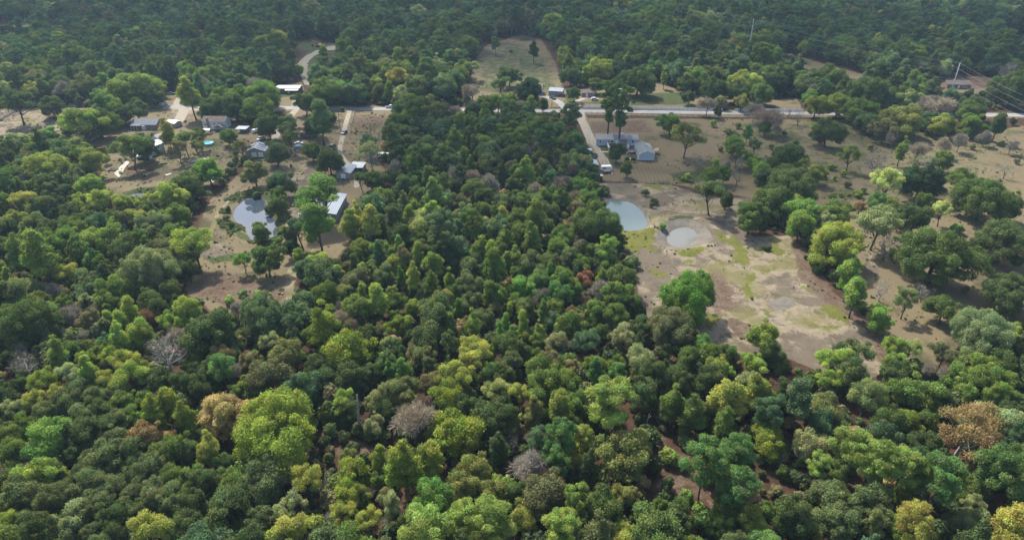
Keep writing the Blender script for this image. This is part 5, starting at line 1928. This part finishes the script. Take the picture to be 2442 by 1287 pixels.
for t in info:
    if t['lab']: continue
    lm = min(LANDMARKS, key=lambda L: (L[1] - t['x']) ** 2 + ((L[2] - t['y']) * 1.5) ** 2)
    d = direction(t['x'] - lm[1], t['y'] - lm[2])
    noun = NOUN[t['s']] if t['nm'] != 'broadleaf_tree' else 'leafy tree'
    dist = math.hypot(t['x'] - lm[1], (t['y'] - lm[2]) * 1.5)
    auto.setdefault((f"{WORD[t['c'].split('-')[0]]} {noun}", f"{d} the {lm[0]}"), []).append((dist, t))
ORD = ['', 'second', 'third', 'fourth', 'fifth', 'sixth', 'seventh', 'eighth', 'ninth', 'tenth']
for (a, b), lst in auto.items():
    lst.sort(key=lambda e: e[0]); sizes = [t['W'] for _, t in lst]; med = sorted(sizes)[len(sizes) // 2]
    for i, (_, t) in enumerate(lst):
        size = 'small ' if t['W'] < 5 else 'broad ' if t['W'] > 13 else ''
        if len(lst) == 1: t['lab'] = f"{size}{a} {b}"
        else: t['lab'] = f"{'nearest' if i == 0 else ORD[min(i, 9)]} {a} {b}"
for t in info:
    if t['sh'] == 'T':
        t['lab'] = t['lab'] if len(t['lab']) > 8 else "thin broken trunk at edge of reddish clearing"
        h = 13.0 if t['W'] > 2 and 'tall' in t['lab'] else 5.0
        b = MB(); b.tube([(0, 0, -.3), (.05, 0, h * .4), (.3, .1, h * .75), (.45, .1, h)], [.42, .34, .26, .14] if h > 8 else [.16, .14, .1, .07], 7)
        b.tube([(.25, .1, h * .7), (1.0, .3, h * .82)], [.1, .04], 5)
        e = empty('dead_tree', at(t['x'], t['y'] + (55 if h > 8 else 20)), 0, t['lab'], 'tree', GROUP['dead_tree'])
        b.build('trunk', M['bark_grey'], e, smooth=True); spots.append((e.location.x, e.location.y, 2.0)); continue
    cm, wm, w0, h0, lm_, bm_ = prnd.choice(PROTO[t['sh']])
    gz = ground_z(t['p'].x, t['p'].y) if t['sh'] != 'B' else 0
    e = empty(t['nm'], (t['p'].x, t['p'].y, gz), prnd.uniform(0, 6.28), t['lab'], 'shrub' if t['nm'] == 'shrub' else 'tree', GROUP[t['nm']])
    e.scale = (t['k'] * prnd.uniform(.9, 1.12), t['k'] * prnd.uniform(.9, 1.12), t['kz'] * prnd.uniform(.9, 1.12))
    e.rotation_euler.x, e.rotation_euler.y = prnd.gauss(0, .035), prnd.gauss(0, .035)
    tr = bpy.data.objects.new('trunk', wm); COL.objects.link(tr); tr.parent = e
    if t['sh'] == 'B' and t['c'] in ('k', 'g2', 's'):
        tr.material_slots[0].link = 'OBJECT'; tr.material_slots[0].material = M['bark_dark' if t['c'] == 'k' else 'bark_grey']
    cr = bpy.data.objects.new('crown', cm); COL.objects.link(cr); cr.parent = e
    col = tint(t['c'], TWIG_TINT if t['sh'] in 'WB' else TINT) * prnd.uniform(0.9, 1.1)
    cr.color = (*col, 1)
    spots.append((t['p'].x, t['p'].y, t['W'] / 2))
spots = np.array(spots)

# ------------------------------------------------------------------ the far woods and the undergrowth: one object each
def scatter_object(name, pts, scale, rotz, idx, colors, collection):
    me = bpy.data.meshes.new(name); me.vertices.add(len(pts)); me.vertices.foreach_set("co", np.asarray(pts, np.float32).ravel())
    def att(n, typ, key, data): me.attributes.new(n, typ, 'POINT').data.foreach_set(key, np.asarray(data).ravel())
    att("scl", 'FLOAT_VECTOR', "vector", scale.astype(np.float32)); att("rz", 'FLOAT', "value", rotz.astype(np.float32))
    att("pick", 'INT', "value", idx.astype(np.int32)); att("color", 'FLOAT_COLOR', "color", np.c_[colors, np.ones(len(pts))].astype(np.float32))
    o = bpy.data.objects.new(name, me); COL.objects.link(o)
    ng = bpy.data.node_groups.new(name + "_scatter", 'GeometryNodeTree')
    ng.interface.new_socket("Geometry", in_out='INPUT', socket_type='NodeSocketGeometry'); ng.interface.new_socket("Geometry", in_out='OUTPUT', socket_type='NodeSocketGeometry')
    N = ng.nodes.new; gi, go = N("NodeGroupInput"), N("NodeGroupOutput"); ip, ci, cx = N("GeometryNodeInstanceOnPoints"), N("GeometryNodeCollectionInfo"), N("ShaderNodeCombineXYZ")
    ci.inputs["Collection"].default_value = collection; ci.inputs["Separate Children"].default_value = True; ci.inputs["Reset Children"].default_value = True
    ip.inputs["Pick Instance"].default_value = True
    def named(n, typ):
        a = N("GeometryNodeInputNamedAttribute"); a.data_type = typ; a.inputs[0].default_value = n; return a.outputs[0]
    lk = ng.links.new
    lk(gi.outputs[0], ip.inputs["Points"]); lk(ci.outputs[0], ip.inputs["Instance"]); lk(named("pick", 'INT'), ip.inputs["Instance Index"])
    lk(named("rz", 'FLOAT'), cx.inputs[2]); lk(cx.outputs[0], ip.inputs["Rotation"]); lk(named("scl", 'FLOAT_VECTOR'), ip.inputs["Scale"]); lk(ip.outputs[0], go.inputs[0])
    o.modifiers.new("scatter", 'NODES').node_group = ng
    return o

def joined(shape, i, col, name):
    """Crown and trunk of a pattern tree in one mesh, for the scattered woods."""
    cm, wm, w0, h0, lm_, bm_ = PROTO[shape][i]
    nv, nw = len(cm.vertices), len(wm.vertices)
    cv = np.empty(nv * 3, np.float32); cm.vertices.foreach_get("co", cv); wv = np.empty(nw * 3, np.float32); wm.vertices.foreach_get("co", wv)
    n4 = nv // 4; tn = np.empty(n4, np.float32); cm.attributes["tone"].data.foreach_get("value", tn); hn = np.empty(n4, np.float32); cm.attributes["hue"].data.foreach_get("value", hn)
    ls = [tuple(p.vertices) for p in wm.polygons]; tot = [4] * n4 + [len(f) for f in ls]
    idx = np.concatenate([np.arange(nv), np.array([v + nv for f in ls for v in f])]).astype(np.int32)
    me = bpy.data.meshes.new(name); me.vertices.add(nv + nw); me.vertices.foreach_set("co", np.concatenate([cv, wv]))
    me.loops.add(len(idx)); me.loops.foreach_set("vertex_index", idx); me.polygons.add(len(tot))
    me.polygons.foreach_set("loop_start", np.concatenate([[0], np.cumsum(tot)[:-1]]).astype(np.int32)); me.polygons.foreach_set("loop_total", np.array(tot, np.int32))
    me.update(calc_edges=True); me.materials.append(M[lm_]); me.materials.append(M[bm_])
    me.polygons.foreach_set("material_index", np.array([0] * n4 + [1] * len(ls), np.int32))
    for k, a in (("tone", tn), ("hue", hn)):
        me.attributes.new(k, 'FLOAT', 'FACE').data.foreach_set("value", np.concatenate([a, np.full(len(ls), .5, np.float32)]))
    o = bpy.data.objects.new(name, me); col.objects.link(o); return o

pat = bpy.data.collections.new("wood_patterns"); under = bpy.data.collections.new("brush_patterns")
PK = []
for s, n in (('O', 9), ('U', 7), ('N', 5), ('P', 5), ('W', 3), ('L', 4)):
    for i in range(n): PK.append((s, PROTO[s][i][2])); joined(s, i, pat, "pattern_%02d" % (len(PK) - 1))
for i in range(3): joined('S', i, under, "pattern_%02d" % i)

def open_ground(X, Y, margin):
    """Largest signed distance into any opening."""
    m = np.full(X.shape, -1e9)
    for poly in OPENINGS: m = np.maximum(m, sdf(poly, X, Y))
    return m > margin

def vnoise(X, Y, s, seed):
    """Smooth value noise in 0..1."""
    r = np.random.default_rng(seed).random((257, 257)); u, v = X / s + 60, Y / s + 20
    i, j = np.floor(u).astype(int), np.floor(v).astype(int); fu, fv = smooth(u - i), smooth(v - j); i %= 256; j %= 256
    return (r[j, i] * (1 - fu) + r[j, i + 1] * fu) * (1 - fv) + (r[j + 1, i] * (1 - fu) + r[j + 1, i + 1] * fu) * fv

def shows_ground(X, Y, h, margin):
    """Whether a tree of height h at these points would stand in the view of open ground behind it."""
    k = CAM_H / (CAM_H - h); return open_ground(X * k, Y * k, margin)

# far woods
Y0, Y1 = 88.0, 1020.0
ys, pts = [Y0], []
while ys[-1] < Y1: ys.append(ys[-1] + (7.4 if ys[-1] < 330 else 8.8 if ys[-1] < 520 else 10.0))
for j, yy in enumerate(ys):
    st = 7.4 if yy < 330 else 8.8 if yy < 520 else 10.0
    half = (yy * 0.871 + 118 * 0.491) / 1628 * 1221 + 150
    xs = np.arange(-half, half, st) + (j % 2) * st / 2; pts.append(np.c_[xs, np.full(len(xs), yy)])
pts = np.concatenate(pts); pts += rng.uniform(-2.6, 2.6, pts.shape)
keep = ~open_ground(pts[:, 0], pts[:, 1], -4.5) & ~shows_ground(pts[:, 0], pts[:, 1], 11.5, -2.5) & ~shows_ground(pts[:, 0], pts[:, 1], 6.0, -3.0)
for g in GAPS: keep &= sdf(g, pts[:, 0], pts[:, 1]) < -1.0
for poly in (POND1, POND2, POND4): keep &= sdf(poly, pts[:, 0], pts[:, 1]) < -2
rs = (2.7 + 3.8 * rng.beta(1.6, 2.0, len(pts))) * np.where(pts[:, 1] < 330, 1.0, np.where(pts[:, 1] < 520, 1.22, 1.4))
dd = np.linalg.norm(pts[:, None] - spots[None, :, :2], axis=2) - spots[None, :, 2] * 0.95
near_gap = dd.min(1)
keep &= near_gap > 1.2
pts, rs, near_gap = pts[keep], rs[keep], near_gap[keep]; n = len(pts)
rs = np.where(pts[:, 1] < 300, np.minimum(rs, np.maximum(1.8, near_gap * 0.9 + 0.6)), rs)
a1, a2, a3 = vnoise(pts[:, 0], pts[:, 1], 60, 1), vnoise(pts[:, 0], pts[:, 1], 25, 2), rng.random(n)
v = 0.45 * a1 + 0.3 * a2 + 0.25 * a3
codes = np.where(v < .36, 'd', np.where(v < .44, 'c', np.where(v < .48, 'g', np.where(v < .56, 'm', np.where(v < .64, 'd', np.where(v < .70, 'c', np.where(v < .78, 'm', 'l')))))))
r5 = rng.random(n); codes = np.where(r5 < .02, 'y', np.where(r5 < .035, 'k', np.where(r5 < .055, 's', np.where(r5 < .12, 'p', codes))))
base = np.array([tint(c) for c in codes]); base = base * rng.uniform(.82, 1.15, (n, 1)); base[:, 0] *= rng.uniform(.9, 1.12, n)
q = rng.random(n); kinds = np.where(q < .44, 0, np.where(q < .68, 1, np.where(q < .78, 2, np.where(q < .90, 3, np.where(q < .935, 4, 5)))))
kinds = np.where((kinds == 5) & (pts[:, 1] < 330), 0, kinds)
start = [0, 9, 16, 21, 26, 29]; cnt = [9, 7, 5, 5, 3, 4]
pick = np.array([start[k] + rng.integers(0, cnt[k]) for k in kinds]); w0 = np.array([PK[i][1] for i in pick])
twg = kinds == 4; base[twg] = np.array(TWIG_TINT['k']) * rng.uniform(.8, 1.2, (twg.sum(), 1))
wd = rs * 2 * np.array([1.12, .78, 1.0, .85, .95, 1.5])[kinds]; k = wd / w0
kz = np.clip(k ** .7 * rng.uniform(.9, 1.2, n), .35, 1.6)
forest = scatter_object("forest", np.c_[pts, np.full(n, -0.1)], np.c_[k, k, kz], rng.uniform(0, 6.28, n), pick, base, pat)
tag(forest, "mixed green woods filling the land beyond and between the clearings", "woods", kind="stuff")

# brush under and between the trees
xs = []
for yy in np.arange(88, 470, 3.6):
    half = (yy * 0.871 + 118 * 0.491) / 1628 * 1221 + 60; x = np.arange(-half, half, 3.6); xs.append(np.c_[x, np.full(len(x), yy)])
u = np.concatenate(xs); u += rng.uniform(-1.7, 1.7, u.shape)
mo = np.full(len(u), -1e9)
for poly in OPENINGS: mo = np.maximum(mo, sdf(poly, u[:, 0], u[:, 1]))
gp = np.full(len(u), -1e9)
for g in GAPS: gp = np.maximum(gp, sdf(g, u[:, 0], u[:, 1]))
kp = (mo < -2.5) & ~shows_ground(u[:, 0], u[:, 1], 2.6, .5) & ((gp < 0) | (rng.random(len(u)) < .5)) & (rng.random(len(u)) < .85)
u = u[kp]; n = len(u)
kc = rng.choice(['d', 'g', 'm', 'k', 'l', 'b'], n, p=[.3, .2, .25, .12, .08, .05]); bc = np.array([tint(c) for c in kc]) * rng.uniform(.5, .9, (n, 1))  # brush tints darkened to paint in the shade between the crowns
sc = rng.uniform(.6, 1.4, n) * np.where(rng.random(n) < .25, 1.7, 1)
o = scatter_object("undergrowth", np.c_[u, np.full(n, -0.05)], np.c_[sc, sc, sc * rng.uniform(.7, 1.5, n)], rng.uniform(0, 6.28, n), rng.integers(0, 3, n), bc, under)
tag(o, "low brush and saplings growing under the trees", "undergrowth", kind="stuff")

# tufts and weeds on the open ground
u = np.c_[rng.uniform(-330, 330, 48000), rng.uniform(120, 470, 48000)]
mo = np.full(len(u), -1e9)
for poly in (CLEARING, PASTURE, MID_LEFT, YARD, FAR_MEADOW, WEST_FIELD): mo = np.maximum(mo, sdf(poly, u[:, 0], u[:, 1]))
mown = sdf(LAYERS[[i for i, l in enumerate(LAYERS) if l[0] == MOWN][0]][1], u[:, 0], u[:, 1])
wat = np.full(len(u), -1e9)
for poly in (POND1, POND2, PIT3, POND4): wat = np.maximum(wat, sdf(poly, u[:, 0], u[:, 1]))
trk = np.full(len(u), 1e9)
for pl, wd_ in TRACKS + GRAVEL_L: trk = np.minimum(trk, line_dist(P2(*pl), u[:, 0], u[:, 1]) - wd_ / 2)
cl = vnoise(u[:, 0], u[:, 1], 9, 7) * .6 + vnoise(u[:, 0], u[:, 1], 28, 8) * .4
ins = sdf(CLEARING, u[:, 0], u[:, 1]) > 0
kp = (mo > 1) & (mown < 0) & (wat < -1.0) & (trk > 1.0) & (rng.random(len(u)) < np.clip((cl - .42) * 3.2, .04, .9) * np.where(ins, .55, 1.6))
u = u[kp]; n = len(u)
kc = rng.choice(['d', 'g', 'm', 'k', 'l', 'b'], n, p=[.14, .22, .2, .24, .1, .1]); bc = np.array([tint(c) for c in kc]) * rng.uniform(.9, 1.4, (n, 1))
sc = rng.uniform(.08, .34, n) * rng.uniform(.5, 1.2, n) * np.where(rng.random(n) < .06, 2.2, 1)
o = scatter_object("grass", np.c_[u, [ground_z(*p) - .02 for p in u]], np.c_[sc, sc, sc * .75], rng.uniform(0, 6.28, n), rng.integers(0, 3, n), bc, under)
tag(o, "weeds and grass tufts dotting the open ground", "grass", kind="stuff")

# reeds and weeds round the ponds
ring = []
for poly, cnt_, lo, hi in ((POND1, 2200, -6.5, -.3), (POND2, 140, -5, -1.2), (PIT3, 1, -3, 1.0), (POND4, 200, -4, .3)):
    b0, b1 = poly.min(0) - 8, poly.max(0) + 8; q_ = np.c_[rng.uniform(b0[0], b1[0], cnt_ * 4), rng.uniform(b0[1], b1[1], cnt_ * 4)]
    d_ = sdf(poly, q_[:, 0], q_[:, 1]); c_ = poly.mean(0); far_side = q_[:, 1] > c_[1] + 3
    ok = (d_ > lo) & (d_ < hi) & (vnoise(q_[:, 0], q_[:, 1], 7, 9) > .4) & ((poly is POND1) | (poly is POND4) | (far_side & (q_[:, 0] < c_[0] + 9) if poly is PIT3 else q_[:, 0] > c_[0] + 9)); ring.append(q_[ok][:cnt_])
u = np.concatenate(ring); n = len(u); bc = np.array([tint(c) for c in rng.choice(['d', 'g', 'm', 'e', 'k'], n, p=[.3, .25, .25, .05, .15])]) * rng.uniform(.8, 1.3, (n, 1)); sc = rng.uniform(.12, .42, n)
o = scatter_object("weeds", np.c_[u, [ground_z(*p) - .02 for p in u]], np.c_[sc, sc, sc * .8], rng.uniform(0, 6.28, n), rng.integers(0, 3, n), bc, under)
tag(o, "green weeds and reeds ringing the ponds", "weeds", kind="stuff")

# ------------------------------------------------------------------ air
def haze_box():
    b = MB(); b.box(-3000, 3000, -60, 3200, -1.0 - 2.0, 150.0)
    t = NT("haze"); pv = t.n("VolumePrincipled")
    pv.inputs["Color"].default_value = (0.55, 0.78, 1.0, 1); pv.inputs["Density"].default_value = HAZE; pv.inputs["Anisotropy"].default_value = 0.2
    t.t.links.new(pv.outputs[0], t.out.inputs["Volume"])
    o = b.build("haze", t.mat); tag(o, "thin blue air over the woods", "haze", kind="stuff"); return o
HAZE = 0.00010
haze_box()
